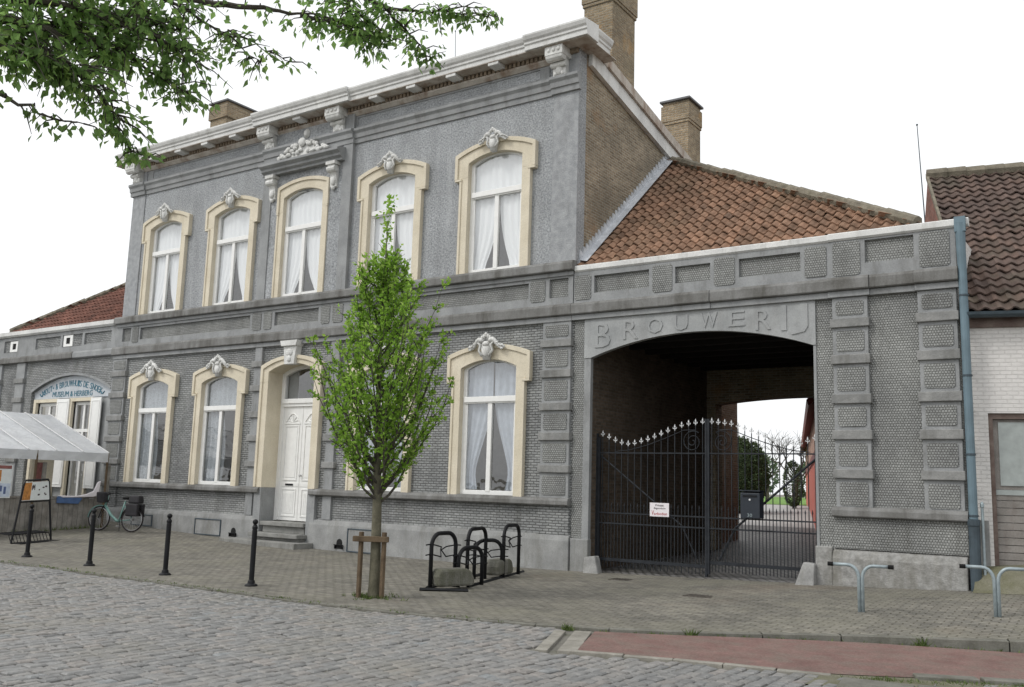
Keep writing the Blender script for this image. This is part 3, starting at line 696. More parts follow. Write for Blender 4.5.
pilaster(house, -9.66, -9.36, BL, .72, 5.04, None, ov=.05); pilaster(house, -6.9, -6.58, BL, .72, 5.04, None, ov=.05)
for c in BAYS:
    if c == -8.2: continue
    cu = ('curtain_grey', 'heavy') if c > -6 else ('curtain_dark', 'lace')
    make_window(house, c, 1.43, .735, 4.17, .17, (.96, 1.09, 3.90, 4.46, .21), 3.40, cu, 'low')
for c in BAYS:
    if c == -8.2: make_window(house, c, 6.30, .72, 8.98, .17, (.93, .94, 8.6, 9.28, .16), 8.05, ('curtain', 'parted'), None, deep=-.02)
    else: make_window(house, c, 6.30, .735, 8.88, .17, (.96, 1.09, 8.55, 9.10, .24), 8.05, ('curtain', 'parted'), 'high')
# centre bay projection, end strips
cx = -8.2
wall_holes(MB(), -9.72, -6.52, 6.30, 11.0, -.07, .006, [(cx-.82, cx+.82, 6.28, 9.3)]).build('centre_bay', 'upper', house)
for a, b_ in ((-9.74, -9.42), (-6.82, -6.5), (-.62, .004), (-15.76, -15.15)):
    MB().box(a, b_, -.10 if -10 < a < -6 else -.03, .007, 6.302, 11.0).build('corner_strip', 'trim' if -10 < a < -6 else 'strip', house, bevel=.006)
# architrave, frieze moulding, dentils, consoles, cornice
for a, b_, dy in ((-15.80, -9.76, 0), (-9.76, -6.48, .08), (-6.48, -.66, 0), (-.66, .05, .05), (-15.83, -15.12, .05)):
    MB().prism([(.011, 10.06), (-.035-dy, 10.06), (-.045-dy, 10.18), (-.075-dy, 10.19), (-.09-dy, 10.30), (-.14-dy, 10.36), (-.14-dy, 10.42), (.011, 10.45)], 'x', a, b_).build('architrave', 'trim', house, bevel=.005)
for a, b_ in ((-15.1, -9.9), (-9.2, -7.4), (-6.7, -.75)):
    wall_holes(MB(), a, b_, 10.46, 10.78, -.05 if a > -9.5 and a < -9 else -.022, .008, [(a+.25, b_-.25, 10.52, 10.74)]).build('frieze_frame', 'trim', house, bevel=.004)
    MB().prism([(.012, 10.79), (-.04, 10.79), (-.12, 10.86), (-.12, 10.90), (.012, 10.90)], 'x', a-.2, b_+.2).build('bed_moulding', 'soffit', house)
    d = MB(); x = a
    while x < b_-.05: d.box(x, x+.065, -.15, .0, 10.902, 11.0); x += .115
    dd = d.build('dentil_course', 'dentil', house)
MB().box(-15.75, -.01, -.10, .004, 10.903, 11.018).build('dentil_ground', 'dentil', house)
CP = [(.0, 11.02), (-.44, 11.02), (-.44, 11.11), (-.47, 11.13), (-.47, 11.18), (-.51, 11.22), (-.54, 11.29), (-.54, 11.33), (.0, 11.40)]
def cornice(x0, x1, dy=0, dz=0, name='cornice'):
    MB().prism([(y-(dy if y < 0 else 0), z+dz if z > 11.03 else z-.0) for y, z in CP], 'x', x0, x1).build(name, 'offwhite', house, bevel=.006)
cornice(-16.12, -9.88); cornice(-9.878, -6.36, .07, .02); cornice(-6.358, -1.12); cornice(-1.118, .45, .05, .015)
MB().prism([(-y*.85+.0, z+.018 if z > 11.03 else z) for y, z in CP], 'y', .003, .66).build('cornice_return', 'offwhite', house, bevel=.006)
MB().box(-16.2, .40, -.44, .9, 11.004, 11.017).build('soffit', 'soffit', house)
def console(cx, w):
    mb = MB()
    mb.prism([(.0, 10.42), (-.16, 10.42), (-.17, 10.70), (-.24, 10.78), (-.36, 10.9), (-.38, 11.0), (0, 11.0)], 'x', cx-w*.36, cx+w*.36)
    mb.box(cx-w/2, cx+w/2, -.42, .0, 10.80, 11.001)
    mb.tube([(cx-w*.47, -.31, 10.79), (cx+w*.47, -.31, 10.79)], .10, 12)
    mb.tube([(cx-w*.42, -.19, 10.66), (cx+w*.42, -.19, 10.66)], .065, 10)
    for k in (-1, 0, 1): mb.ball((cx+k*w*.27, -.42, 10.91), (w*.11, .03, .05), 8, 5)
    mb.ball((cx, -.17, 10.55), (w*.2, .05, .11), 8, 6)
    for k in (-1, 1): mb.ball((cx+k*w*.2, -.17, 10.47), (w*.1, .04, .05), 8, 5)
    mb.build('console', 'ornament', house, bevel=.008)
for c, w in ((-15.5, .46), (-9.56, .50), (-7.0, .50), (-.42, .44)): console(c, w)
for x in [-14.4, -13.2, -12.0, -10.8, -8.28, -5.6, -4.4, -3.2, -2.0]: MB().box(x-.14, x+.14, -.43, -.1, 10.93, 11.003).build('soffit_block', 'offwhite', house, bevel=.01)
# hood with crest and brackets over the centre window
mb = MB(); mb.prism([(0, 9.64), (-.22, 9.64), (-.22, 9.70), (-.30, 9.74), (-.30, 9.80), (-.40, 9.86), (-.40, 9.92), (0, 10.02)], 'x', -9.66, -6.74); mb.build('window_hood', 'trim', house, bevel=.006)
for c in (-9.34, -7.08):
    mb = MB(); mb.prism([(-.0, 8.95), (-.13, 9.0), (-.15, 9.3), (-.24, 9.46), (-.26, 9.638), (0, 9.638)], 'x', c-.11, c+.11)
    mb.box(c-.16, c+.16, -.29, -.05, 9.55, 9.637); mb.tube([(c-.14, -.2, 9.45), (c+.14, -.2, 9.45)], .085, 10); mb.ball((c, -.15, 9.15), (.09, .05, .12)); mb.ball((c, -.13, 8.97), (.06, .05, .06))
    mb.build('hood_bracket', 'ornament', house, bevel=.006)
mb = MB(); rr = random.Random(5)
mb.prism([(-9.1, 10.0), (-7.3, 10.0), (-7.75, 10.18), (-8.05, 10.36), (-8.2, 10.45), (-8.35, 10.36), (-8.65, 10.18)], 'y', -.2, -.08)
for k in range(46):
    t = rr.uniform(-1, 1); hh = .40*(1-abs(t))**.8+.06
    mb.ball((-8.2+t*.88, -.22, 10.02+hh*rr.uniform(.1, .95)), (rr.uniform(.05, .1), .05, rr.uniform(.03, .07)), 8, 5)
mb.ball((-8.2, -.24, 10.36), (.13, .07, .12)); mb.build('crest', 'ornament', house, smooth=True)
MB().lathe([(.02, -.0), (.13, .0), (.13, .03), (.09, .05), (.09, .07), (.02, .08)], (0, 0, 0), 16).xform(lambda p: Vector((-8.2+p.x*.8, -.07-p.z, 10.64+p.y))).build('rosette', 'ornament', house, smooth=True)
# side gable, back, floors, roof
vz = lambda y: 10.84-.205*y
MB().prism([(.301, -.3), (9.2, -.3), (9.2, vz(9.2)+.2), (.301, vz(.301)+.2)], 'x', -.28, -.0).build('side_gable', 'gable', house)
MB().prism([(.301, -.3), (9.2, -.3), (9.2, vz(9.2)+.2), (.301, vz(.301)+.2)], 'x', -15.74, -15.46).build('end_gable', 'gable', house)
MB().box(-15.45, -.29, 8.9, 9.19, -.3, 9.1).build('rear_wall', 'interior', house)
MB().box(-15.45, -.29, .31, 8.89, 5.3, 5.6).build('upper_floor', 'interior', house)
MB().box(-15.45, -.29, 3.6, 3.75, .0, 9.6).build('spine_wall', 'interior', house)
MB().prism([(-.1, vz(-.1)+.3), (9.3, vz(9.3)+.3), (9.3, vz(9.3)+.5), (-.1, vz(-.1)+.5)], 'x', -15.85, .02).build('roof', 'roof_zinc', house)
mb = MB(); mb.prism([(.36, vz(.36)-.02), (9.3, vz(9.3)-.02), (9.3, vz(9.3)+.31), (.36, vz(.36)+.31)], 'x', .003, .11); mb.build('verge_board', 'offwhite', house, bevel=.006)
MB().prism([(1.0, vz(1.)+.312), (9.3, vz(9.3)+.312), (9.3, vz(9.3)+.54), (1.0, vz(1.)+.54)], 'x', .021, .17).build('verge_capping', 'soffit', house)
def chimney(x0, x1, y0, y1, z0, z1, collar):
    mb = MB(); mb.box(x0, x1, y0, y1, z0, z1)
    for a, b_, e in collar: mb.box(x0-e, x1+e, y0-e, y1+e, a, b_)
    c = mb.build('chimney', 'chimney', house, bevel=.01)
    MB().box(x0-.07, x1+.07, y0-.07, y1+.07, z1+.001, z1+.06).build('chimney_cap', 'roof_zinc', c, bevel=.01)
    MB().box(x0+.15, x1-.15, y0+.2, y1-.2, z1+.061, z1+.14).build('chimney_pot', 'chimney', c)
    return c
chimney(-.80, -.04, 1.51, 2.65, 10.6, 13.52, ((12.84, 12.92, .03), (12.921, 13.46, .05)))
chimney(-.78, -.04, 5.83, 6.65, 9.6, 12.05, ((11.42, 11.5, .025), (11.501, 11.95, .04)))
chimney(-15.72, -14.9, 2.5, 3.7, 10.0, 13.95, ((13.4, 13.85, .05),))
# front door
mb = MB(); w = .83; ow = 1.09
for s in (-1, 1):
    a, b_ = sorted((cx+s*w, cx+s*ow)); mb.box(a, b_, -.10, .40, 1.43, 4.10)
    a, b_ = sorted((cx+s*(ow-.07), cx+s*(ow+.01))); mb.box(a, b_, -.135, .02, 1.435, 4.099)
ia = [(cx-w, 4.10)]+arc(cx, w, 4.36, .20, 14)+[(cx+w, 4.10)]; oa = [(cx-ow, 4.10)]+arc(cx, ow, 4.52, .24, 14)+[(cx+ow, 4.10)]
mb.ribbon(ia, oa, -.104, .398)
mb.ribbon([(cx-ow+.08, 4.10)]+arc(cx, ow-.08, 4.44, .235, 14)+[(cx+ow-.08, 4.10)], [(cx-ow-.01, 4.10)]+arc(cx, ow+.01, 4.525, .24, 14)+[(cx+ow+.01, 4.10)], -.14, .03)
fd = MB(); yd = .40
fd.ribbon([(cx-.70, .62)]+arc(cx, .70, 4.30, .17, 12)+[(cx+.70, .62)], [(cx-.86, .60)]+arc(cx, .86, 4.40, .2, 12)+[(cx+.86, .60)], yd-.02, yd+.08)
fd.box(cx-.71, cx+.71, yd-.05, yd+.07, 3.50, 3.66); fd.box(cx-.73, cx+.73, yd-.085, yd-.051, 3.58, 3.70)
door = fd.build('front_door', 'white', house, bevel=.006)
mb.build('door_surround', 'cream', door, bevel=.006)
for s in (-1, 1):
    a, b_ = sorted((cx+s*w, cx+s*(w+.07))); MB().box(cx+s*w if s > 0 else cx-ow, cx+ow if s > 0 else cx-w, -.09, .41, .0, 1.428).build('door_jamb_base', 'trim', door, bevel=.006)
for s in (-1, 1):
    lf = MB(); a, b_ = sorted((cx+s*.006, cx+s*.70)); lf.box(a, b_, yd, yd+.05, .62, 3.50)
    def raised(x0, x1, z0, z1):
        lf.ribbon([(x0+.035, z0+.035), (x1-.035, z0+.035), (x1-.035, z1-.035), (x0+.035, z1-.035)], [(x0, z0), (x1, z0), (x1, z1), (x0, z1)], yd-.018, yd+.002, closed=True)
        lf.box(x0+.075, x1-.075, yd-.01, yd+.002, z0+.075, z1-.075)
    raised(a+.09, b_-.09, 1.62, 3.02); raised(a+.09, b_-.09, .72, 1.42)
    x = a+.19
    while x < b_-.18: lf.box(x, x+.025, yd-.016, yd-.009, .82, 1.3); x += .055
    lf.tube([(a+.10+k*(b_-a-.2)/12, yd-.01, 3.10+.22*sin(pi*k/12)) for k in range(13)], .016, 6)
    for k in range(5):
        an = pi*(k+.5)/5; lf.tube([((a+b_)/2, yd-.008, 3.10), ((a+b_)/2+.2*cos(an), yd-.008, 3.10+.17*sin(an))], .012, 6)
    lf.box(a+.06, b_-.06, yd-.022, yd+.002, 3.05, 3.09); lf.box(a+.02, b_-.02, yd-.012, yd+.002, 1.47, 1.56)
    leaf = lf.build('door_leaf', 'white', door, bevel=.004)
    if s < 0: MB().box(cx-.47, cx-.20, yd-.03, yd-.012, 1.495, 1.54).build('letter_flap', 'iron', leaf)
    else: MB().tube([(cx+.07, yd, 1.75), (cx+.07, yd-.05, 1.75)], .014, 8).ball((cx+.07, yd-.06, 1.75), .03).build('handle', 'chrome', leaf, smooth=True)
g = MB(); up = [(cx-.72, 3.64), (cx+.72, 3.64)]+arc(cx, .72, 4.31, .17)[::-1]; i = g.add([(p[0], yd+.03, p[1]) for p in up]); g.face(range(i, i+len(up))); g.build('fanlight', 'glass', door)
MB().box(cx-.82, cx-.36, yd+.12, yd+.14, 3.5, 4.6).build('fanlight_blind', 'shade', door)
mb = MB(); mb.prism([(cx-.17, 4.52), (cx+.17, 4.52), (cx+.23, 4.98), (cx-.23, 4.98)], 'y', -.2, .0); mb.prism([(cx-.26, 4.98), (cx+.26, 4.98), (cx+.31, 5.12), (cx-.31, 5.12)], 'y', -.26, 0)
mb.ball((cx, -.2, 4.82), (.13, .05, .1)); mb.ball((cx, -.2, 4.66), (.08, .045, .09)); mb.build('door_keystone', 'ornament', door, bevel=.008)
st = [MB().box(-9.72, -7.06, -.72, -.11, -.1, .16), MB().box(-9.04, -7.3, -.42, .04, .24, .335), MB().box(-8.95, -7.4, -.14, .43, .50, .6)]
st[1].box(-8.98, -7.36, -.30, .06, .16, .239); st[2].box(-8.92, -7.44, -.05, .4, .335, .499)
for s_ in st: s_.build('door_step', 'step', house, bevel=.012)
# cellar vents and boot scrapers in the plinth
for a, b_ in ((-14.3, -13.35), (-11.5, -10.45), (-5.95, -5.0)):
    z0 = zg((a+b_)/2, 0)+.02
    mb = MB(); mb.ribbon([(a+.022, z0+.022), (b_-.022, z0+.022), (b_-.022, .538), (a+.022, .538)], [(a, z0), (b_, z0), (b_, .56), (a, .56)], -.125, -.09, closed=True)
    v_ = mb.build('cellar_vent', 'castiron', house); MB().box(a+.03, b_-.03, -.112, -.09, z0+.01, .55).build('vent_plate', 'plinth', v_)
for c in (-9.95, -6.2):
    mb = MB(); z0 = zg(c, 0)+.06
    mb.prism([(c-.09, z0), (c+.09, z0), (c+.09, z0+.14)]+[(c+.09*cos(pi*k/8), z0+.14+.09*sin(pi*k/8)) for k in range(1, 8)]+[(c-.09, z0+.14)], 'y', -.108, -.09)
    o = mb.build('boot_scraper', 'hole_shade', house); MB().box(c-.14, c+.14, -.15, -.12, z0+.08, z0+.10).box(c-.12, c-.10, -.149, -.1, z0, z0+.08).box(c+.10, c+.12, -.149, -.1, z0, z0+.08).build('scraper_bar', 'iron', o)  # arched niche is a flat slab with its shade painted near-black

# ------------------------------------------------------------------ pantile roofs
def pantiles(mb, var, O, u, v, inside, u0, u1, vmax, tw=.195, th=.25, lift=.046, amp=.034, rnd=random.Random(11), nx=6, spread=.13):
    O, u, v = Vector(O), Vector(u).normalized(), Vector(v).normalized(); n = u.cross(v)
    if n.z < 0: n = -n
    rows = int(vmax/th)+1
    for r in range(rows):
        x = u0-rnd.uniform(0, .03)
        while x < u1:
            if inside(x+tw/2, r*th+th/2):
                j = rnd.gauss(0, .006); tl = rnd.gauss(0, .004); a0 = r*th-.02+j; a1 = r*th+th+.03
                P0, P1, P2 = [], [], []
                for k in range(nx+1):
                    t = k/nx; h = amp*sin(2*pi*t+.6)+tl
                    P0.append(O+u*(x+t*tw*1.03)+v*a0+n*(h+lift-.026)); P1.append(O+u*(x+t*tw*1.03)+v*(a0+.004)+n*(h+lift)); P2.append(O+u*(x+t*tw*1.03)+v*a1+n*h)
                i = mb.add(P0+P1+P2); m_ = nx+1; vv = min(1, max(0, rnd.gauss(.5, spread)+.25*mnoise.noise((x*.8, r*.22, 3.1))))
                for k in range(nx):
                    mb.face((i+k, i+k+1, i+m_+k+1, i+m_+k)); mb.face((i+m_+k, i+m_+k+1, i+2*m_+k+1, i+2*m_+k)); var += [vv, vv]
            x += tw
def ridge_line(parent, pts, r=.10, seg=.36, mat='ridge', name='ridge_tiles'):
    mb = MB(); a, b_ = Vector(pts[0]), Vector(pts[1]); L = (b_-a).length; n = int(L/seg); d = (b_-a)/n; rn = random.Random(4)
    for k in range(n):
        p = a+d*k+Vector((0, 0, rn.gauss(0, .008))); mb.tube([p-d*.03, p+d*1.05], [r*1.0, r*1.14], 8)
    return mb.build(name, mat, parent)
def half_hip_roof(parent, xw, xc, ye, ze, apex, tile):
    """roof against a wall at xw: front slope, end slope, hip tiles"""
    ax, ay, az = apex; s = 1 if xc > xw else -1
    Lf = hypot(ay-ye, az-ze); vf = Vector((0, ay-ye, az-ze)); W = abs(xc-xw)
    mb = MB(); var = []
    ins = lambda x, v: 0 <= x <= W*(1-v/Lf)+.1 and v < Lf-.05
    if s > 0: pantiles(mb, var, (xw, ye, ze), (1, 0, 0), vf, ins, 0, W, Lf)
    else: pantiles(mb, var, (xc, ye, ze), (1, 0, 0), vf, lambda x, v: W*v/Lf-.1 <= x <= W and v < Lf-.05, 0, W, Lf)
    roof = mb.build('roof', tile, parent, var=var)
    mb = MB(); dn = .05
    A, B, C, D = (xw, ye, ze-dn), (xc, ye, ze-dn), (ax, ay, az-dn), (xc, 2*ay-ye, ze-dn)
    i = mb.add((A, B, C, D, (xw, 2*ay-ye, ze-dn))); mb.face((i, i+1, i+2)); mb.face((i+1, i+3, i+2)); mb.face((i+3, i+4, i+2)); mb.face((i, i+4, i+3, i+1))
    mb.build('roof_deck', 'underlay', parent)
    mb = MB(); var = []
    sl = Vector((ax-xc, 0, az-ze)); Ls = sl.length; H = ay-ye
    pantiles(mb, var, (xc, ye, ze), (0, 1, 0), sl, lambda y, v: H*v/Ls-.1 <= y <= 2*H-H*v/Ls and v < Ls-.05, 0, 2*H, Ls)
    mb.build('end_roof', tile, parent, var=var)
    ridge_line(parent, ((xc, ye, ze+.07), (ax, ay, az+.07)))
    return roof

# ------------------------------------------------------------------ gate wing
wing = thing('gate_wing', 'low grey wing with a wide arched carriage passage lettered BROUWERIJ and an orange pantile roof', 'gatehouse', (3.6, 0, 0))
for a, b_ in ((.002, .25), (4.885, 7.2)): MB().box(a, b_, .0, .35, -.3, 5.05).build('front_wall', 'dimple', wing)
for a, b_ in ((.25, .402), (4.86, 4.91)): MB().box(a, b_, -.02, .085, -.3, 4.25).build('passage_jamb', 'trim', wing, bevel=.006)
ar = arc(2.63, 2.23, 4.25, .39, 24)
mb = MB(); mb.ribbon([(.252, 4.2501)]+ar+[(4.908, 4.2501)], [(.252, 5.048)]+[(p[0], 5.048) for p in ar]+[(4.908, 5.048)], -.035, .10)
pl = mb.build('arch_head', 'pale', wing)
for ch, x0, x1, z0, z1 in (('B', .50, .85, 4.45, 4.96), ('R', 1.13, 1.46, 4.58, 4.96), ('O', 1.66, 1.99, 4.66, 4.96), ('U', 2.23, 2.51, 4.68, 4.98), ('W', 2.76, 3.10, 4.69, 4.98), ('E', 3.31, 3.63, 4.68, 4.97), ('R', 3.83, 4.12, 4.58, 4.96), ('I', 4.30, 4.40, 4.54, 5.0), ('J', 4.46, 4.78, 4.46, 5.0)):
    text_mb(MB(), ch, x0, x1, z0, z1, -.031, .021)  .build('letter', 'pale', pl, bevel=.012)
# parapet with sunk and raised panels
MB().box(.002, 7.2, .005, .35, 5.05, 6.08).build('parapet_ground', 'dimple', wing)
SUNK = [(.47, 1.70, 5.58, 5.94), (2.25, 2.97, 5.60, 5.93), (3.53, 4.67, 5.59, 5.94), (5.78, 6.57, 5.62, 6.02)]
wall_holes(MB(), .0, 7.21, 5.38, 6.09, -.06, .012, SUNK).build('parapet', 'trim', wing, bevel=.006)
for a, b_, c, d in ((.02, .40, 5.46, 5.97), (1.78, 2.19, 5.46, 6.0), (3.05, 3.45, 5.47, 6.0), (4.75, 5.13, 5.45, 6.0), (5.24, 5.70, 5.43, 6.03), (6.66, 7.12, 5.44, 6.03)):
    MB().prism(chamfer(a, b_, c, d, .035), 'y', -.074, -.055).build('raised_panel', 'dimple', wing)
for a, b_, dy in ((-.026, 2.22, 0), (2.222, 2.98, .02), (2.982, 5.15, 0), (5.152, 5.85, .03), (5.852, 6.57, 0), (6.572, 7.24, .03)):
    band(a, b_, 5.155, 5.39, .15+dy, wing, 'string_course')
    MB().box(a, b_, -.085-dy, .014, 5.045, 5.152).build('string_moulding', 'trim', wing, bevel=.008)
pilaster(wing, 5.19, 5.82, BL, 1.43, 5.04); pilaster(wing, 6.58, 7.21, BL, 1.43, 5.04)
band(5.15, 7.24, 1.30, 1.46, .16, wing, 'sill_band')
MB().box(5.16, 7.215, -.06, .016, .78, 1.298).build('pilaster_foot', 'dimple', wing)
mb = MB(); mb.prism([(.012, -.4), (-.13, -.4), (-.13, .62), (-.09, .73), (.012, .79)], 'x', 5.14, 7.2); mb.build('plinth', 'plinth_wing', wing, bevel=.02)
MB().box(4.84, 5.13, -.07, .09, -.4, .80).build('plinth', 'plinth_wing', wing, bevel=.02); MB().box(.01, .42, -.06, .09, -.4, .66).build('plinth', 'plinth', wing, bevel=.02)
# gutter, downpipe
mb = MB(); mb.prism([(.0, 6.05), (-.065, 6.05), (-.095, 6.08), (-.095, 6.17), (-.075, 6.185), (.0, 6.185)], 'x', .025, 5.17); mb.prism([(.0, 6.055), (-.075, 6.055), (-.105, 6.085), (-.105, 6.18), (-.085, 6.195), (.0, 6.195)], 'x', 5.172, 7.42); mb.box(.0, 7.3, -.003, .35, 6.091, 6.175)
mb.build('gutter', 'offwhite', wing)
dp = MB(); dp.box(7.22, 7.385, -.19, -.107, 5.95, 6.20); dp.tube([(7.30, -.13, 6.1), (7.30, -.12, 5.6), (7.305, -.11, 5.3), (7.31, -.11, 1.25)], [.078, .07, .066, .066], 12)
dpo = dp.build('downpipe', 'zinc', wing, smooth=False)
MB().lathe([(.078, -.01), (.082, .0), (.082, 1.0), (.094, 1.01), (.094, 1.10), (.07, 1.11)], (7.31, -.11, .24), 12).build('downpipe_shoe', 'castiron', dpo)
for z in (1.4, 2.35, 3.6, 4.9): MB().lathe([(.07, -.016), (.076, -.014), (.076, .014), (.07, .016)], (7.31, -.11, z), 12).build('pipe_collar', 'castiron', dpo)
MB().lathe([(.022, 0), (.022, 1.25), (.03, 1.26), (.03, 1.3), (.012, 1.34)], (7.43, -.06, .28), 10).build('cable_guard', 'galv', wing)
# passage interior
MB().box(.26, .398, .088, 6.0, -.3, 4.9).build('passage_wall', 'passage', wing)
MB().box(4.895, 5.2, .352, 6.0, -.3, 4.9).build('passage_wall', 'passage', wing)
mb = MB(); mb.box(.003, .64, 6.002, 6.4, -.3, 3.86); mb.box(4.9, 7.2, 6.002, 6.4, -.3, 3.86)
ra = arc(2.77, 2.13, 3.84, .13, 14); mb.ribbon([(.003, 3.861)]+ra+[(7.2, 3.861)], [(.003, 6.0)]+[(p[0], 6.0) for p in ra]+[(7.2, 6.0)], 6.002, 6.4)
mb.build('rear_wall', 'gable', wing)
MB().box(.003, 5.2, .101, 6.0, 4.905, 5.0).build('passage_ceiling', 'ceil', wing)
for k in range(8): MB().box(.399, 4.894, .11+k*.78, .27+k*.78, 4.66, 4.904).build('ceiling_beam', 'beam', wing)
MB().box(7.0, 7.199, .352, 6.0, -.3, 6.1).build('side_wall', 'white_brick', wing)
half_hip_roof(wing, .03, 6.62, .05, 6.19, (.03, 4.55, 9.86), 'tile_orange')
MB().box(6.3, 6.999, .352, 6.0, 6.0, 6.09).build('flat_roof', 'roof_zinc', wing)
# stepped lead flashing where roof meets the gable
mb = MB(); n = 34
for k in range(n):
    t0, t1 = k/n, (k+1)/n; y0, y1 = .1+4.4*t0, .1+4.4*t1; z0, z1 = 6.26+3.64*t0, 6.26+3.64*t1
    mb.prism([(y0, z0), (y1, z1), (y1, z1+.14+(.02 if k % 2 else 0)), (y0+.03, z1+.2), (y0, z0+.14)], 'x', .003, .035)
    mb.quad((.004, y0, z0+.09), (.20, y0, z0+.05), (.20, y1, z1+.05), (.004, y1, z1+.09))
mb.build('flashing', 'lead', wing)

# ------------------------------------------------------------------ left wing
lw = thing('side_wing', 'low grey wing left of the tall house with arched blue-lettered signboard and white shutters', 'house', (-20, 0, 0))
wall_holes(MB(), -30, -15.76, -.3, 4.17, .004, .3, [(-20.42, -16.05, -.31, 4.171)]).build('front_wall', 'lower', lw)
al = arc(-18.235, 2.185, 4.17, .50, 20)
mb = MB(); mb.ribbon([(-30, 4.1702)]+al+[(-15.76, 4.1702)], [(-30, 5.2)]+[(p[0], 5.2) for p in al]+[(-15.76, 5.2)], .004, .3); mb.build('arch_wall', 'lower', lw)
mb = MB(); mb.ribbon(al, [(p[0]*1.0+(.05 if p[0] > -18.2 else -.05)*abs((p[0]+18.235)/2.185), p[1]+.07) for p in al], -.03, .05); mb.build('arch_moulding', 'trim', lw)
sb = MB(); pts = [(-20.41, 3.97), (-16.06, 3.97)]+[(p[0], p[1]-.005) for p in al][::-1]; sb.prism(pts, 'y', .11, .2)
sbo = sb.build('signboard', 'sign_board', lw)
lt = MB(); s1 = "MOUT- & BROUWHUIS DE SNOEK"; nch = len(s1)
Rr = (2.185**2+.5**2)/1.0; zc = 4.67-Rr
wsum = [0.55 if ch in "I- '" else (1.25 if ch in 'MW' else 1.0) for ch in s1]; tot = sum(wsum); acc = 0; half = .355
for ch, ww in zip(s1, wsum):
    a = -half+2*half*(acc+ww/2)/tot; acc += ww
    if ch == ' ': continue
    rr_ = Rr-.24; x = -18.3+rr_*sin(a); z = zc+rr_*cos(a); hw = .063*ww
    zz = .02 if ch == '-' else .095
    text_mb(lt, ch, x-hw, x+hw, z-zz, z+zz, .108, .008, 0, -a)
text_mb(lt, "MUSEUM & HERBERG", -19.35, -17.15, 4.02, 4.19, .108, .008)
for s in (-1, 1): lt.tube([(-18.3+s*1.75, .105, 4.12+.05*sin(k)) if False else (-18.3+s*(1.5+.035*k), .104, 4.10+.04*sin(k*.9)) for k in range(9)], .018, 6)
lt.build('lettering', 'teal', sbo)
wall_holes(MB(), -20.42, -16.05, -.3, 3.972, .15, .3, [(-20.2, -19.0, .4, 3.85), (-18.15, -17.15, .4, 3.85)]).build('recess_wall', 'pale', lw)
for a, b_ in ((-20.2, -19.0), (-18.15, -17.15)):
    f = MB(); f.ribbon([(a+.09, .5), (b_-.09, .5), (b_-.09, 3.74), (a+.09, 3.74)], [(a, .4), (b_, .4), (b_, 3.85), (a, 3.85)], .20, .26, closed=True)
    f.box((a+b_)/2-.05, (a+b_)/2+.05, .195, .255, .45, 3.8); f.box(a+.05, b_-.05, .198, .258, 2.9, 3.0)
    wn = f.build('window', 'white', lw, bevel=.005)
    MB().quad((a+.05, .23, .45), (b_-.05, .23, .45), (b_-.05, .23, 3.8), (a+.05, .23, 3.8)).build('pane', 'glass', wn)
    s_ = MB(); s_.box(a-.14, a, .06, .27, .4, 3.96).box(b_, b_+.10, .06, .27, .4, 3.96).box(a, b_, .06, .27, 3.85, 3.958); s_.build('surround', 'cream', wn, bevel=.006)
for a, b_ in ((-18.92, -18.24), (-17.06, -16.52)):
    s_ = MB(); s_.box(a, b_, .02, .055, 1.2, 3.94)
    for z0, z1 in ((1.28, 2.45), (2.55, 3.86)): s_.ribbon([(a+.09, z0+.03), (b_-.09, z0+.03), (b_-.09, z1-.03), (a+.09, z1-.03)], [(a+.06, z0), (b_-.06, z0), (b_-.06, z1), (a+.06, z1)], .008, .022, closed=True)
    s_.build('shutter', 'white', lw, bevel=.004)
MB().box(-30, -15.98, .004, .3, 5.2, 6.1).build('parapet_ground', 'lower', lw)
hs = [(-20.4, -18.95, 5.60, 5.96), (-17.62, -16.2, 5.60, 5.96), (-18.84, -17.74, 5.58, 5.97), (-22.35, -21.5, 5.58, 5.98), (-26, -23, 5.6, 5.96)]
wall_holes(MB(), -30, -15.905, 5.40, 6.08, -.05, .012, hs).build('parapet', 'trim', lw, bevel=.006)
for a, b_ in ((-18.8, -18.3), (-22.0, -21.5)):
    f = MB(); f.ribbon([(a+.14, 5.68), (b_-.14, 5.68), (b_-.14, 5.88), (a+.14, 5.88)], [(a, 5.6), (b_, 5.6), (b_, 5.96), (a, 5.96)], -.03, .002, closed=True)
    wn = f.build('parapet_window', 'white', lw); MB().box(a+.12, b_-.12, -.012, -.001, 5.66, 5.9).build('pane', 'hole_shade', wn)  # opaque pane, the dark room behind is painted into its colour
for a, b_, dy in ((-30, -21.08, 0), (-21.07, -18.1, 0), (-18.098, -15.975, -.02)):
    band(a, b_, 5.19, 5.40, .14+dy, lw, 'string_course', 'trim' if dy else 'band')
mb = MB(); mb.prism([(.0, 6.09), (-.10, 6.09), (-.16, 6.14), (-.16, 6.26), (.2, 6.27)], 'x', -30, -15.96); mb.build('gutter', 'offwhite', lw)
pilaster(lw, -21.4, -20.85, BL, .3, 5.18, None)
pilaster(lw, -22.9, -22.3, BL, .3, 5.18, None)
half_hip_roof(lw, -15.8, -22.2, .05, 6.28, (-15.8, 4.55, 9.9), 'tile_red')
MB().box(-30, -15.8, 5.7, 6.0, -.3, 6.1).build('rear_wall', 'interior', lw)
MB().box(-30, -22.2, .3, 6, 6.0, 6.1).build('flat_roof', 'roof_zinc', lw)
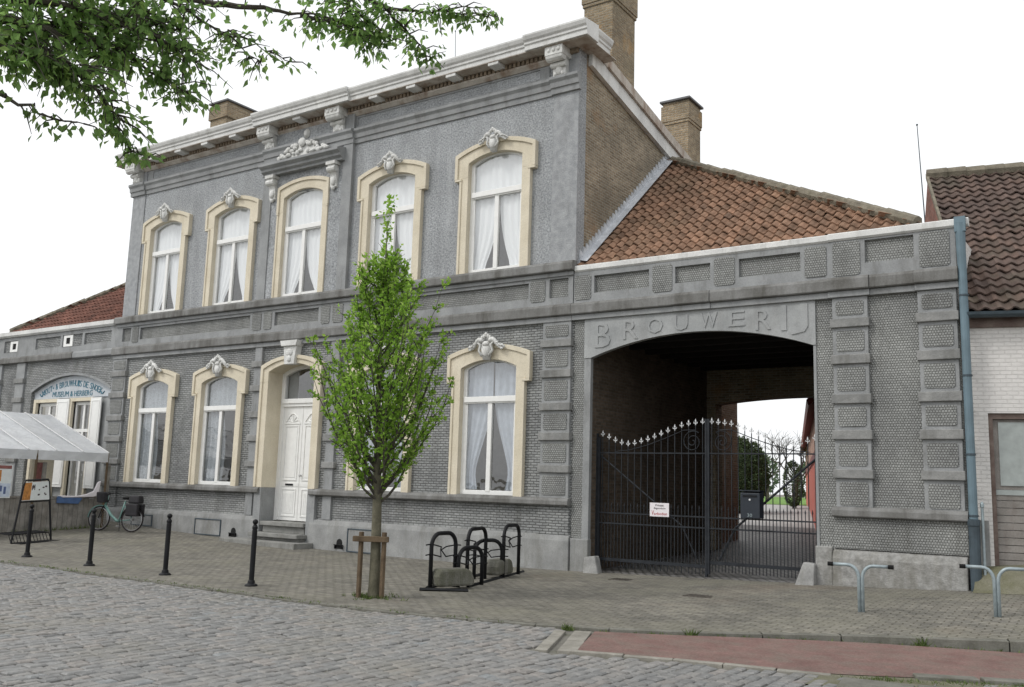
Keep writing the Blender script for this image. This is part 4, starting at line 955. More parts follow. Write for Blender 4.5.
#PART3
# ------------------------------------------------------------------ white neighbour
NA = radians(16); NO = Vector((7.3, .12, 0)); NU = Vector((cos(NA), sin(NA), 0)); NV = Vector((-sin(NA), cos(NA), 0))
def nloc(p): return NO+NU*p.x+NV*p.y+Vector((0, 0, p.z))
nb = thing('white_brick_house', 'whitewashed brick house with weathered brown pantile roof right of the downpipe', 'house', tuple(NO+NU*4))
def nbuild(mb, name, mat, parent=nb, **k): mb.xform(nloc); return mb.build(name, mat, parent, **k)
nbuild(wall_holes(MB(), 0, 12, .0, 4.65, 0, .3, [(.25, 2.8, .3, 3.02), (5, 6.2, 1.5, 3.0)]), 'front_wall', 'white_brick')
nbuild(MB().box(-.001, .19, -.03, .004, .0, 1.33).box(2.9, 12, -.03, .004, .0, 1.33), 'plinth', 'plinth')
nbuild(MB().box(.23, .32, .04, .2, .4, 3.02).box(2.72, 2.8, .04, .2, .4, 3.02).box(.32, 2.72, .04, .2, 2.93, 3.02), 'door_frame', 'door_frame')
gd = MB(); gd.box(.325, 2.715, .10, .16, 1.82, 2.925)
gdo = nbuild(gd, 'garage_door', 'door_wood')
nbuild(MB().box(.40, 1.45, .08, .099, 1.88, 2.88).box(1.58, 2.65, .08, .099, 1.88, 2.88), 'door_glazing', 'door_grey', gdo)
bd = MB()
z = .62
while z < 1.72: bd.box(.325, 2.715, .09+.006*((z*50) % 2 > 1), .16, z, z+.105); z += .115
nbuild(bd, 'door_boards', 'door_wood', gdo)
nbuild(MB().box(.323, 2.717, .075, .18, 1.735, 1.815), 'door_rail', 'door_grey', gdo)
nbuild(MB().box(4.98, 6.22, .05, .2, 1.48, 3.02), 'window', 'white')
RV, RZ2 = 4.61, 8.47
nbuild(MB().prism([(.302, 0), (2*RV-.3, 0), (2*RV-.3, 4.6), (RV, RZ2-.10), (.302, 4.82)], 'x', .0, .25), 'side_gable', 'red_brick')
nbuild(MB().prism([(.302, 0), (2*RV-.3, 0), (2*RV-.3, 4.6), (RV, RZ2-.10), (.302, 4.82)], 'x', 11.7, 11.98), 'end_gable', 'red_brick')
mb = MB(); var = []; sl = Vector((0, RV+.16, RZ2-4.66)); Ls = sl.length
pantiles(mb, var, (0.02, -.16, 4.66), (1, 0, 0), sl, lambda x, v: True, 0, 11.9, Ls-.1, tw=.21, th=.27, lift=.045, amp=.026, nx=6)
mb.xform(nloc); mb.build('roof', 'tile_brown', nb, var=var)
nbuild(MB().prism([(-.14, 4.62), (RV, RZ2-.05), (2*RV+.14, 4.62), (2*RV+.14, 4.54), (RV, RZ2-.13), (-.14, 4.54)], 'x', .03, 11.95), 'roof_deck', 'underlay')
nbuild(MB().prism([(-.14, 4.64), (RV, RZ2-.02), (RV, RZ2+.08), (-.14, 4.76)], 'x', -.03, .02), 'verge_board', 'ridge')
o = ridge_line(nb, (nloc(Vector((0, RV, RZ2+.05))), nloc(Vector((12, RV, RZ2+.05)))), .13)
g = MB(); g.prism([(-.20+.09*cos(a), 4.62-.09*sin(a)) for a in [pi*k/6 for k in range(7)]], 'x', -.02, 12)
nbuild(g, 'gutter', 'castiron'); nbuild(MB().box(0, 12, -.05, .001, 4.40, 4.60), 'eaves_board', 'door_frame')

# ------------------------------------------------------------------ carriage gate
gate = thing('carriage_gate', 'tall dark iron double gate with pale pointed finials closing the arched passage', 'gate', (2.72, .3, 0))
GY = .30
CURVE = [(0, 3.03), (.45, 2.98), (.8, 2.86), (1.15, 2.72), (1.5, 2.62), (1.72, 2.60), (1.95, 2.68), (2.22, 2.80)]
def gz(x):
    d = abs(x-2.76)
    for (a, b_), (c, d2) in zip(CURVE, CURVE[1:]):
        if a <= d <= c: t = (d-a)/(c-a); return b_+(d2-b_)*t
    return CURVE[-1][1]
def finial_mb(x, z):
    mb = MB(); mb.lathe([(.007, 0), (.012, .012), (.007, .03), (.008, .05), (.019, .075), (.003, .125)], (x, GY, z), 6)
    mb.box(x-.030, x+.030, GY-.006, GY+.006, z+.036, z+.048)
    for s in (-1, 1): mb.prism([(x+s*.018, z+.036), (x+s*.036, z+.036), (x+s*.042, z+.07), (x+s*.027, z+.055)], 'y', GY-.007, GY+.007)
    return mb
for s in (-1, 1):
    xin = 2.76+s*.024; xout = .46 if s < 0 else 4.83; zb = .13 if s < 0 else .20
    fr = MB(); a, b_ = sorted((xin, xout))
    for x, w in ((xin, .020), (xout, .022)): fr.box(x-w, x+w, GY-.03, GY+.03, zb-.05, gz(x)-.12 if x == xout else gz(x)-.02)
    zr = [(2.36, .012), (1.18, .013), (.98, .013), (.28 if s < 0 else .36, .03)]
    for z, h in zr: fr.box(a+.02, b_-.02, GY-.014, GY+.014, z-h, z+h)
    leaf = fr.build('gate_leaf', 'gate_iron', gate)
    n = 16; xsb = [xin+(xout-xin)*(k+.5)/n for k in range(n)]
    for k, x in enumerate(xsb):
        MB().box(x-.007, x+.007, GY-.007, GY+.007, zb, gz(x)-.10).build('gate_bar', 'gate_iron', leaf)
        finial_mb(x, gz(x)-.115).build('finial', 'silver', leaf)
        x2 = x+(xout-xin)/n/2
        if k < n-1:
            t = MB().box(x2-.006, x2+.006, GY-.006, GY+.006, zb, 1.30); t.lathe([(.008, 0), (.014, .03), (.002, .09)], (x2, GY, 1.30), 6); t.build('dog_bar', 'gate_iron', leaf)
    sc = MB(); cxs = xin+s*.27 if s > 0 else xin-.27
    pts = [(cxs-(-s)*0+(.02+.19*t)*cos(pi*.5+s*t*4.2*pi)*1.0, GY-.012, 2.58+(.02+.19*t)*sin(pi*.5+s*t*4.2*pi)) for t in [k/44 for k in range(45)]]
    sc.tube(pts, .008, 5); L_ = [(xin+s*d, GY-.012, zz) for d, zz in ((.22, 2.80), (.45, 2.80), (.8, 2.66), (1.2, 2.52), (1.6, 2.42), (1.9, 2.39))]
    sc.tube(L_, .008, 5); sc.build('scroll', 'gate_iron', leaf)
    br = MB(); br.tube([(xout-s*.03, GY+.02, 2.30), (xin+s*.5, GY+.02, 1.0), (xin+s*.2, GY+.02, .42)],   .016 if s < 0 else .022, 6); br.build('brace', 'gate_iron', leaf)
hp = MB().box(.40, .43, .27, .33, -.1, 2.75).build('hinge_post', 'gate_iron', gate)
# sign and letter box on the gate
sg = MB().box(1.60, 2.0, GY-.045, GY-.035, 1.15, 1.41); sgo = tag(sg.build('warning_sign', 'plate', bevel=.003), 'small white printed sign fixed to left leaf of iron gate', 'sign')
t1 = MB(); text_mb(t1, "Privaat", 1.72, 1.89, 1.345, 1.385, GY-.0465, .002); t1.build('lettering', 'ink', sgo); t1 = MB(); text_mb(t1, "Eigendom", 1.69, 1.93, 1.285, 1.325, GY-.0465, .002); t1.build('lettering', 'ink', sgo)
t1 = MB(); text_mb(t1, "V", 1.64, 1.685, 1.18, 1.265, GY-.0465, .002); text_mb(t1, "erboden", 1.69, 1.96, 1.18, 1.235, GY-.0465, .002); t1.build('red_lettering', 'redink', sgo)
mbx = MB(); mbx.prism([(.06, 1.20), (.28, 1.20), (.28, 1.68), (.06, 1.65)], 'x', 3.48, 3.84); mo = tag(mbx.build('letter_box', 'mailbox', bevel=.01), 'dark anthracite letter box numbered 30 mounted on right gate leaf', 'letter box')
MB().box(3.47, 3.85, .045, .285, 1.6805, 1.70).build('lid', 'mailbox', mo); MB().box(3.53, 3.79, .05, .058, 1.58, 1.61).build('slot', 'iron', mo)
MB().lathe([(.018, 0), (.018, .012), (.002, .013)], (0, 0, 0), 10).xform(lambda p: Vector((3.66+p.x, .058-p.z, 1.53+p.y))).build('lock', 'silver', mo)
t1 = MB(); text_mb(t1, "30", 3.61, 3.70, 1.225, 1.285, .058, .004); t1.build('number', 'galv', mo)
for nm, poly, y0, lab in (('guard_stone', [(.45, -.02), (.80, -.02), (.66, .36), (.42, .33)], -.30, 'grey guard stone leaning at the left jamb of the arched passage'), ('guard_stone', [(4.52, .08), (4.86, .08), (4.86, .50), (4.66, .52)], -.30, 'grey guard stone leaning at the right jamb of the arched passage')):
    mb = MB(); mb.prism(poly, 'y', y0, y0+.20); org = (poly[0][0], y0, poly[0][1])
    mb.xform(lambda p: Vector((p.x, p.y+(p.z)*.25, p.z)))
    tag(mb.build(nm, 'stone', bevel=.025, origin=org), lab, 'guard stone', 'guard stones at the passage')

# ------------------------------------------------------------------ street furniture
def bollard(x, y, label, first=[None]):
    z = zg(x, y)-.0
    if first[0] is None:
        t = thing('bollard', label, 'bollard', (x, y, z), 'black bollards along the kerb')
        MB().lathe([(.040, -.1), (.040, .84), (.036, .86), (.043, .87), (.043, .90), (.03, .92), (.028, .935)], (x, y, z), 14).build('post', 'iron', t, smooth=False)
        MB().ball((x, y, z+.975), .043, 14, 8).build('ball_cap', 'iron', t, smooth=True)
        MB().lathe([(.10, -.05), (.10, .015), (.085, .03), (.06, .04), (.052, .08), (.044, .09)], (x, y, z), 16).build('base_flange', 'iron', t)
        first[0] = t; return t
    c = copy_tree(first[0], None, (x, y, z)); c['label'] = label; return c
bollard(-8.63, -6.19, 'black ball-topped bollard in front of the black wire sign stand'); bollard(-6.35, -6.3, 'black ball-topped bollard in front of the parked bicycle')
bollard(-4.18, -6.28, 'black ball-topped bollard under the two ground-floor windows left of the white door'); bollard(-2.01, -6.3, 'black ball-topped bollard nearest the young tree, before the door steps')
def bent_rail(x, y, label, ang, caps=2, first=[None]):
    z = zg(x, y)
    t = thing('bent_rail_stand', label, 'rail', (x, y, z), 'galvanised leaning rails on the pavement')
    d = Vector((cos(ang), sin(ang), 0)); c0 = Vector((x, y, z))
    for s in (-1, 1):
        pts = [c0+d*s*.022+Vector((0, 0, -.15)), c0+d*s*.022+Vector((0, 0, .44))]
        for k in range(1, 7): a = pi/2*k/6; pts.append(c0+d*s*(.022+.14*(1-cos(a)))+Vector((0, 0, .44+.17*sin(a))))
        pts.append(c0+d*s*.35+Vector((0, 0, .61)))
        p = MB().tube(pts, .023, 10).build('bent_tube', 'galv', t, smooth=True)
        if (caps == 2) or s < 0: MB().tube([c0+d*s*.35+Vector((0, 0, .61)), c0+d*s*.42+Vector((0, 0, .61))], .029, 10).build('end_cap', 'rubber', p)
bent_rail(6.31, -3.03, 'galvanised forked rail with two black rubber ends before the weathered wing plinth', radians(8), 2)
bent_rail(7.91, -2.7, 'galvanised forked rail with one bare end, nearest the white neighbour house', radians(10), 1)
# bicycle rack: four hoops and wire loops on two ground bars, ballasted by concrete blocks
rk = thing('bicycle_rack', 'black tubular bicycle rack with hoops of two heights and wire wheel loops', 'bicycle rack', (.1, -3.0, 0))
def hoop(p, q, h, r=.034):
    p, q = Vector(p), Vector(q); d = (q-p).normalized(); L = (q-p).length; c = min(.2, L*.42); pts = [p, p+Vector((0, 0, h-c))]
    for k in range(1, 6): a = pi/2*k/6; pts.append(p+d*c*(1-cos(a))+Vector((0, 0, h-c+c*sin(a))))
    pts += [p+d*c+Vector((0, 0, h)), q-d*c+Vector((0, 0, h))]
    for k in range(1, 6): a = pi/2*k/6; pts.append(q-d*c*(1-sin(a))+Vector((0, 0, h-c+c*cos(a))))
    pts += [q+Vector((0, 0, h-c)), q]
    hp_ = MB().tube(pts, r, 10).build('hoop', 'iron', rk, smooth=True)
    for zz in (h*.80, h*.62):
        w = MB(); e = (q-p); m_ = (p+q)/2; nrm = Vector((-d.y, d.x, 0))
        w.tube([p-d*.13+Vector((0, 0, zz)), p+Vector((0, 0, zz+.01)), m_-d*.06+Vector((0, 0, zz-.04)), m_-d*.02+nrm*.05+Vector((0, 0, zz-.10 if zz > h*.7 else zz+.08)), m_+d*.06+Vector((0, 0, zz-.04)), q+Vector((0, 0, zz-.02)), q+d*.13+Vector((0, 0, zz-.03))], .011, 6)
        w.build('wheel_loop', 'iron', hp_)
    return hp_
hoop((.18, -4.62, 0), (.20, -4.02, 0), .87); hoop((.27, -4.02, 0), (.33, -3.45, 0), .63)
hoop((.0, -3.42, 0), (-.2, -2.62, 0), .90); hoop((-.34, -2.75, 0), (-.10, -2.25, 0), .68); hoop((-.10, -2.2, 0), (-.27, -1.45, 0), .93)
for a, b_ in (((.16, -4.85, .025), (.78, -4.42, .025)), ((.42, -3.95, .025), (-.48, -.95, .025)), ((.1, -4.6, .025), (-.75, -1.8, .025))):
    MB().tube([a, b_], .03, 4).build('ground_bar', 'iron', rk)
for (x, y, a, lab) in ((.36, -4.28, 1.25, 'mossy concrete ballast block under the front end of the bicycle rack'), (-.22, -2.15, 1.75, 'mossy concrete ballast block under the wall end of the bicycle rack')):
    mb = MB(); mb.prism([(-.33, 0), (.33, 0), (.35, .10), (.28, .26), (.19, .30), (-.31, .30), (-.35, .17)], 'y', -.14, .14)
    ca, sa = cos(a), sin(a); z = zg(x, y)+.05
    mb.xform(lambda p: Vector((x+p.x*ca-p.y*sa, y+p.x*sa+p.y*ca, z+p.z*.9)))
    tag(mb.build('ballast_block', 'concrete', bevel=.04, origin=(x, y, z)), lab, 'concrete block', 'ballast blocks of the bicycle rack')
for (x0, x1, y0, y1, lab) in ((1.50, 1.90, -1.22, -.92, 'small rusty inspection cover in the paving nearest the gate'), (3.62, 4.05, -2.78, -2.48, 'rusty inspection cover in the paving nearer the red path')):
    mb = MB(); z = zg((x0+x1)/2, (y0+y1)/2)+.006; mb.box(x0, x1, y0, y1, z-.05, z)
    for k in range(6): mb.box(x0+.03+k*(x1-x0-.06)/6, x0+.06+k*(x1-x0-.06)/6, y0+.03, y1-.03, z, z+.005)
    tag(mb.build('manhole_cover', 'grate', origin=(x0, y0, z)), lab, 'manhole cover', 'inspection covers in the pavement')
# tree stakes
ts = thing('tree_guard', 'weathered wooden stakes with a cross rail around the young tree', 'tree guard', (.2, -6.05, 0))
for x, y in ((.10, -6.15), (.39, -5.98)): MB().box(x-.028, x+.028, y-.028, y+.028, -.1, .93).build('stake', 'wood_post', ts, bevel=.008)
MB().box(.02, .47, -.027, .027, .79, .87).xform(lambda p: Vector((p.x-(p.y)*.5, -6.19+(p.x-.10)*.586+p.y, p.z))).build('cross_rail', 'wood_post', ts, bevel=.008)
MB().tube([(.36, -6.03, .83), (.33, -5.9, .84), (.2, -5.9, .84), (.12, -6.1, .83)], .018, 6).build('strap', 'rubber', ts)

# ------------------------------------------------------------------ trees
def leaf(mb, var, p, d, n, L, W, v):
    d = d.normalized(); s_ = d.cross(n); s_ = s_.normalized() if s_.length > 1e-5 else d.orthogonal().normalized(); n = s_.cross(d)
    i = mb.add([p, p+d*L*.4+s_*W*.5+n*L*.06, p+d*L-n*L*.1, p+d*L*.4-s_*W*.5+n*L*.06])
    mb.face((i, i+1, i+2)); mb.face((i, i+2, i+3)); var += [v, v]
rt = random.Random(21)
def rvec(r): 
    while True:
        v = Vector((r.uniform(-1, 1), r.uniform(-1, 1), r.uniform(-1, 1)))
        if .05 < v.length < 1: return v.normalized()
TB = Vector((.23, -5.99, 0))
yt = thing('street_tree', 'young narrow tree with fresh green leaves growing between stakes before the house', 'tree', tuple(TB))
trunk = MB(); ax = lambda z: TB+Vector((.02*sin(z*1.3)-.012*z, .02*cos(z*1.1)-.008*z, z))
trunk.tube([ax(z) for z in (-.1, 0, .15, .6, 1.2, 1.8, 2.4, 3.1, 4, 4.8, 5.6)], [.12, .10, .084, .076, .07, .06, .045, .034, .022, .013, .006], 10)
trunk.build('trunk', 'bark', yt, smooth=True)
lm = MB(); lv = []; bm = MB()
def twig_leaves(p, q, n, r, spread=.05):
    for k in range(n):
        t = r.random(); pos = p.lerp(q, t)+rvec(r)*spread*r.random(); d = (q-p).normalized()*.35+rvec(r)*.9; d.z += .05
        lv0 = min(1, max(0, r.gauss(.5, .23))); leaf(lm, lv, pos, d, rvec(r), r.uniform(.05, .085), r.uniform(.034, .054), lv0)
for b in range(78):
    z0 = 1.40+3.3*(b/78)**1.65+rt.uniform(-.1, .1); az = b*2.399+rt.uniform(-.5, .5)
    reach = max(.15, .96 if z0 < 2.1 else   .98-(z0-2.1)*.31)*rt.uniform(.5, 1.15); rise = reach*rt.uniform(1.05, 2.0)+.15
    rise = min(max(rise, .45), 6.05-z0)
    p0 = ax(z0); e = Vector((cos(az), sin(az), 0))
    def bp(t): return p0+e*reach*(1.25*t-.25*t*t)*(1 if t < 1 else 1)+Vector((0, 0, rise*(.55*t+.45*t*t)))+Vector((.03*sin(7*t+b), .03*cos(6*t+b), 0))
    N_ = 7; pts = [bp(k/N_) for k in range(N_+1)]
    bm.tube(pts, [.018*(1-k/(N_+1.2))*(1.3 if z0 < 2.6 else .9) for k in range(N_+1)], 5, cap=False)
    for k in range(1, N_+1):
        dens = 3 if k > 3 else 1
        twig_leaves(pts[k-1], pts[k], dens+1, rt, .06)
        if k >= 2:
            for s_ in range(3):
                dv = ((pts[k]-pts[k-1]).normalized()+rvec(rt)*.8); dv.z = abs(dv.z)*.8+.25; L_ = rt.uniform(.14, .36)*(1.2-.5*k/N_)
                q = pts[k]+dv.normalized()*L_; bm.tube([pts[k], q], [.006, .002], 4, cap=False); twig_leaves(pts[k], q, int(5+L_*13), rt, .05)
for k in range(75):
    z = rt.uniform(3.6, 6.05); p = ax(min(z, 5.9)); q = p+Vector((rt.gauss(0, .07), rt.gauss(0, .07), rt.uniform(.05, .2))); twig_leaves(p, q, 5, rt, .06)
bm.build('branches', 'bark_dark', yt); lm.build('crown', 'leaf_young', yt, var=lv)
# big street tree beside the photographer, its boughs hanging into the view
bt = thing('overhanging_tree', 'large leafy tree whose green boughs hang across the upper left sky', 'tree', (1.2, -15.2, RZ))
ro = random.Random(8); om = MB(); ov = []; ob = MB()
tk = [Vector((1.2, -15.2, RZ-.2)), Vector((1.22, -15.2, 1.2)), Vector((1.3, -15.15, 2.6)), Vector((1.45, -15.0, 4.2)), Vector((1.5, -14.9, 6)), Vector((1.6, -14.9, 8.2))]
MB().tube(tk, [.30, .24, .22, .19, .14, .06], 12).build('trunk', 'bark_dark', bt, smooth=True)
def bough(pts, r0, nleaf, sp, twl=.45, droop=.35):
    """a bough with hanging twigs and leaves along its line"""
    P_ = []
    for a, b_ in zip(pts, pts[1:]):
        for k in range(4): P_.append(a.lerp(b_, k/4)+rvec(ro)*.02)
    P_.append(pts[-1]); N_ = len(P_)
    ob.tube(P_, [max(.004, r0*(1-k/N_)) for k in range(N_)], 6, cap=False)
    for k in range(1, N_):
        for s_ in range(sp):
            p = P_[k-1].lerp(P_[k], ro.random()); d = rvec(ro); d.z = d.z*.5-droop; L_ = twl*ro.uniform(.35, 1)
            q = p+d.normalized()*L_; ob.tube([p, (p+q)/2+Vector((0, 0, .03)), q], [.007, .005, .002], 4, cap=False)
            for j in range(nleaf):
                t = ro.uniform(.1, 1); pos = p.lerp(q, t)+rvec(ro)*.045; dd = (q-p).normalized()*.5+rvec(ro)*.75; dd.z -= .55
                leaf(om, ov, pos, dd, rvec(ro)+Vector((0, 0, .8)), ro.uniform(.05, .085), ro.uniform(.030, .05), min(1, max(0, ro.gauss(.45, .25))))
A = lambda x, y, d: at(x, y, d)
root = tk[3]
bough([root, A(-60, -40, 7.6), A(40, -25, 7.4), A(120, -12, 7.6), A(190, -8, 7.9)], .075, 7, 7, .55)
bough([tk[3], A(-70, 20, 7.2), A(10, 20, 7.2), A(80, 40, 7.4), A(130, 52, 7.6)], .06, 7, 7, .5)
bough([A(-60, 60, 7.5), A(0, 40, 7.3), A(60, 22, 7.5), A(110, 12, 7.8), A(165, 22, 8)], .045, 7, 6, .5)
bough([A(10, 30, 7.2), A(60, 62, 7.2), A(100, 92, 7.2), A(125, 125, 7.3)], .03, 6, 4, .32)
bough([A(100, 80, 7.3), A(118, 128, 7.3), A(130, 150, 7.3), A(150, 158, 7.4)], .010, 5, 2, .16, .2)
bough([A(-50, 90, 6.8), A(0, 94, 6.9), A(40, 112, 7.0), A(85, 124, 7.0)], .02, 3, 2, .2)
bough([A(60, 20, 7.6), A(110, 45, 7.6), A(150, 72, 7.6), A(186, 92, 7.7)], .025, 7, 5, .36)
bough([A(-50, 0, 7.4), A(40, 2, 7.3), A(110, 18, 7.5), A(160, 40, 7.6), A(196, 62, 7.7)], .03, 7, 6, .4)
bough([A(-40, 40, 7.0), A(20, 50, 7.0), A(60, 66, 7.1), A(90, 74, 7.2)], .025, 7, 6, .36)
bough([A(130, 0, 8), A(170, 20, 8), A(190, 48, 8)], .02, 6, 5, .34)
bough([A(150, -10, 7.9), A(205, 20, 7.9), A(238, 42, 7.9), A(262, 66, 8)], .014, 3, 3, .26)
bough([A(225, 30, 7.9), A(262, 48, 8), A(292, 62, 8)], .008, 3, 2, .18)
bough([root, A(60, -60, 8.6), A(150, -8, 8.4), A(215, 3, 8.3), A(262, 9, 8.3), A(300, 13, 8.3), A(345, 20, 8.3)], .05, 3, 1, .2)
bough([A(300, 13, 8.3), A(345, 24, 8.3), A(372, 46, 8.3)], .018, 6, 5, .28)
bough([A(250, -30, 8.6), A(330, -12, 8.6), A(380, 5, 8.5), A(430, 11, 8.5), A(475, 8, 8.5)], .03, 5, 3, .26)
bough([A(380, 5, 8.5), A(408, 30, 8.5), A(428, 62, 8.5)], .014, 5, 5, .24)
bough([A(330, -12, 8.6), A(352, 8, 8.4), A(368, 25, 8.4), A(385, 42, 8.4)], .014, 6, 5, .28)
bough([A(430, 11, 8.5), A(470, 12, 8.5), A(496, 18, 8.5)], .01, 5, 3, .16)
for k in range(11):                                      # the rest of the crown above the picture
    x = -160+60*k; bough([tk[4], A(x*.5-60, -170, 8.5), A(x, -60-25*(k % 4), 8+.3*(k % 3)), A(x+60, -45-30*(k % 3), 8.6)], .04, 5, 4, .55)
ob.build('boughs', 'bark_dark', bt); om.build('crown', 'leaf_tree', bt, var=ov)

# ------------------------------------------------------------------ terrace tent, fence, signs, bicycle
TX0, TX1, TXR = -13.9, -20.1, -17.0; TY0, TY1 = -1.25, -7.2; TZ, TZR = 2.0, 3.30
tent = thing('marquee_tent', 'white fabric marquee over the terrace before the left wing', 'marquee', ((TX0+TX1)/2, (TY0+TY1)/2, .2))
mb = MB(); nn = 16
def tz(x, y):
    k = abs(x-TXR)/abs(TX0-TXR); b = (y-TY0)/(TY1-TY0)*4; sag = .035*abs(sin(pi*b))*(1-k)*k*4
    return TZR+(TZ+.2-TZR)*k-sag
def grid(x0, x1, f, nx=10, ny=24):
    ids = [mb.add([(x0+(x1-x0)*i/nx, TY0+(TY1-TY0)*j/ny, f(x0+(x1-x0)*i/nx, TY0+(TY1-TY0)*j/ny)) for i in range(nx+1)]) for j in range(ny+1)]
    for j in range(ny):
        for i in range(nx): mb.face((ids[j]+i, ids[j]+i+1, ids[j+1]+i+1, ids[j+1]+i))
grid(TX0, TXR, tz); grid(TXR, TX1, tz)
for X in (TX0, TX1):                                       # valance
    n = 24
    for j in range(n):
        y0, y1 = TY0+(TY1-TY0)*j/n, TY0+(TY1-TY0)*(j+1)/n; o1 = .012*sin(j*2.1); o2 = .012*sin((j+1)*2.1)
        mb.quad((X, y0, tz(X, y0)), (X, y1, tz(X, y1)), (X+o2, y1, TZ-.04), (X+o1, y0, TZ-.04))
i = mb.add([(TX0, TY1, TZ+.2), (TXR, TY1, TZR), (TX1, TY1, TZ+.2)]); mb.face((i, i+1, i+2))
mb.build('canopy', 'tent', tent, smooth=False)
for j in range(9):
    y = TY0+(TY1-TY0)*j/8
    rb = MB().tube([(TX0, y, TZ+.22), (TXR, y, TZR+.02), (TX1, y, TZ+.22)],   .014, 6); rb.build('rafter', 'tent_pole', tent)
for X in (TX0+.0, TX1):
    for y in (TY0, (TY0*2+TY1)/3, (TY0+2*TY1)/3, TY1): MB().tube([(X-.03 if X == TX0 else X+.03, y, -.1), (X-.03 if X == TX0 else X+.03, y, TZ+.2)], .032, 8).build('tent_pole', 'wood_post' if X == TX0 else 'tent_pole', tent)
FX = -14.05
fn = thing('plank_fence', 'weathered grey plank screen around the terrace under the marquee', 'fence', (FX, -4, .1))
mb = MB(); y = -1.05; rf = random.Random(2)
while y > -8.2:
    z = zg(FX, y); w = rf.uniform(.13, .15); mb.box(FX-.012+rf.uniform(-.005, .005), FX+.012, y-w, y-.008, z-.05, .98+rf.uniform(-.01, .01)); y -= w
mb.build('planks', 'fence_wood', fn, bevel=.003)
MB().box(FX-.04, FX+.035, -8.2, -1.03, .985, 1.03).build('top_rail', 'fence_wood', fn)
for y in (-1.08, -2.9, -4.8, -6.6): MB().box(FX-.09, FX-.02, y-.04, y+.04, -.1, 1.9 if y > -3 else 1.2).build('fence_post', 'fence_wood', fn)
ob2 = MB(); ob2.prism([(-2.55, 1.06), (-2.0, 1.05), (-1.75, 1.10), (-1.55, 1.18), (-1.45, 1.42), (-1.36, 1.46), (-1.38, 1.3), (-1.40, 1.08), (-1.55, 1.02), (-2.4, 1.0)], 'x', FX+.04, FX+.10)
obo = tag(ob2.build('bird_cutout', 'plate', bevel=.02, origin=(FX+.07, -2, 1.03)), 'white and blue bird-shaped board on top of the plank fence by the bicycle', 'ornament')
MB().prism([(-2.55, .86), (-1.95, .84), (-1.85, .99), (-2.3, 1.04), (-2.55, 1.03)], 'x', FX+.041, FX+.085).build('lower_board', 'blue_paint', obo, bevel=.01)
def poster(name, y0, y1, z0, z1, label, cells):
    o = tag(MB().box(FX+.036, FX+.05, y0, y1, z0, z1).build(name, 'paper', origin=(FX+.04, y0, z0)), label, 'poster')
    for nm, a, b_, c, d, mt in cells: MB().box(FX+.0505, FX+.056, y0+(y1-y0)*a, y0+(y1-y0)*b_, z0+(z1-z0)*c, z0+(z1-z0)*d).build(nm, mt, o)
    return o
po = poster('printed_poster', -4.62, -3.78, .98, 1.80, 'printed poster with orange picture leaning on fence at the left picture edge', [('header', .03, .97, .88, .98, 'poster_red'), ('picture', .05, .68, .50, .84, 'orange'), ('picture', .04, .98, .04, .44, 'paper_blue')])
for k in range(7): MB().box(FX+.0565, FX+.058, -4.56+.10*k, -4.50+.10*k, 1.08+.03*(k % 3), 1.26+.025*(k % 2)).build('print_mark', 'blueink', po)
# things seen between fence and tent
cz = thing('stacked_chairs', 'dark folded terrace chairs leaning behind the fence under the marquee', 'chairs', (-15.6, -3.2, .2))
for k in range(4): MB().tube([(-15.6-.1*k, -3.5, .1), (-15.5-.1*k, -3.5, 1.55), (-15.5-.1*k, -3.1, 1.55), (-15.6-.1*k, -3.1, .1)], .025, 6).build('chair_frame', 'iron', cz); MB().box(-15.54-.1*k, -15.5-.1*k, -3.46, -3.14, 1.1, 1.52).build('backrest', 'iron', cz)
pb = tag(MB().box(-15.02, -14.98, -2.75, -2.15, 1.08, 1.98).build('notice_board', 'cream', origin=(-15, -2.45, 1.08)), 'cream notice board with a brown picture under the marquee', 'notice board')
MB().box(-14.979, -14.97, -2.66, -2.42, 1.2, 1.9).build('picture', 'poster_red', pb)
MB().box(-15.03, -14.99, -2.5, -2.4, .1, 1.079).build('leg', 'fence_wood', pb)
# wire sign stand
sx = -11.9
sd = thing('sign_stand', 'black tubular sign stand with white and orange panel and wire foot grid', 'sign', (sx, -4.3, .03))
fr = MB(); P0, P1 = Vector((-11.72, -4.86, .04)), Vector((-12.08, -3.72, .06))
t0, t1 = Vector((-11.86, -4.62, 1.42)), Vector((-12.06, -3.92, 1.46))
fr.tube([P0, P0.lerp(t0, .95), t0+(t1-t0)*.04+Vector((0, 0, .02)), t1+(t0-t1)*.04+Vector((0, 0, .02)), P1.lerp(t1, .95), P1], .024, 8)
fr.tube([P0.lerp(t0, .66), P1.lerp(t1, .66)], .02, 6); fr.build('frame', 'iron', sd)
pa, pb_, pc, pd = P0.lerp(t0, .68), P1.lerp(t1, .68), P1.lerp(t1, .985), P0.lerp(t0, .985)
nrm = (pb_-pa).cross(pd-pa).normalized()
if nrm.x < 0: nrm = -nrm
def on(u, v, o): return pa.lerp(pb_, u).lerp(pd.lerp(pc, u), v)+nrm*o
def patch(mb, u0, u1, v0, v1, o0, o1):
    i = mb.add([on(u0, v0, o0), on(u1, v0, o0), on(u1, v1, o0), on(u0, v1, o0), on(u0, v0, o1), on(u1, v0, o1), on(u1, v1, o1), on(u0, v1, o1)])
    for f in ((4, 5, 6, 7), (0, 3, 2, 1), (0, 1, 5, 4), (1, 2, 6, 5), (2, 3, 7, 6), (3, 0, 4, 7)): mb.face([i+k for k in f])
    return mb
pn = patch(MB(), .02, .98, 0, 1, -.01, .01).build('panel', 'paper', sd)
patch(MB(), .03, .30, .03, .97, .011, .014).build('picture', 'orange', pn)
mk = MB(); rm = random.Random(4)
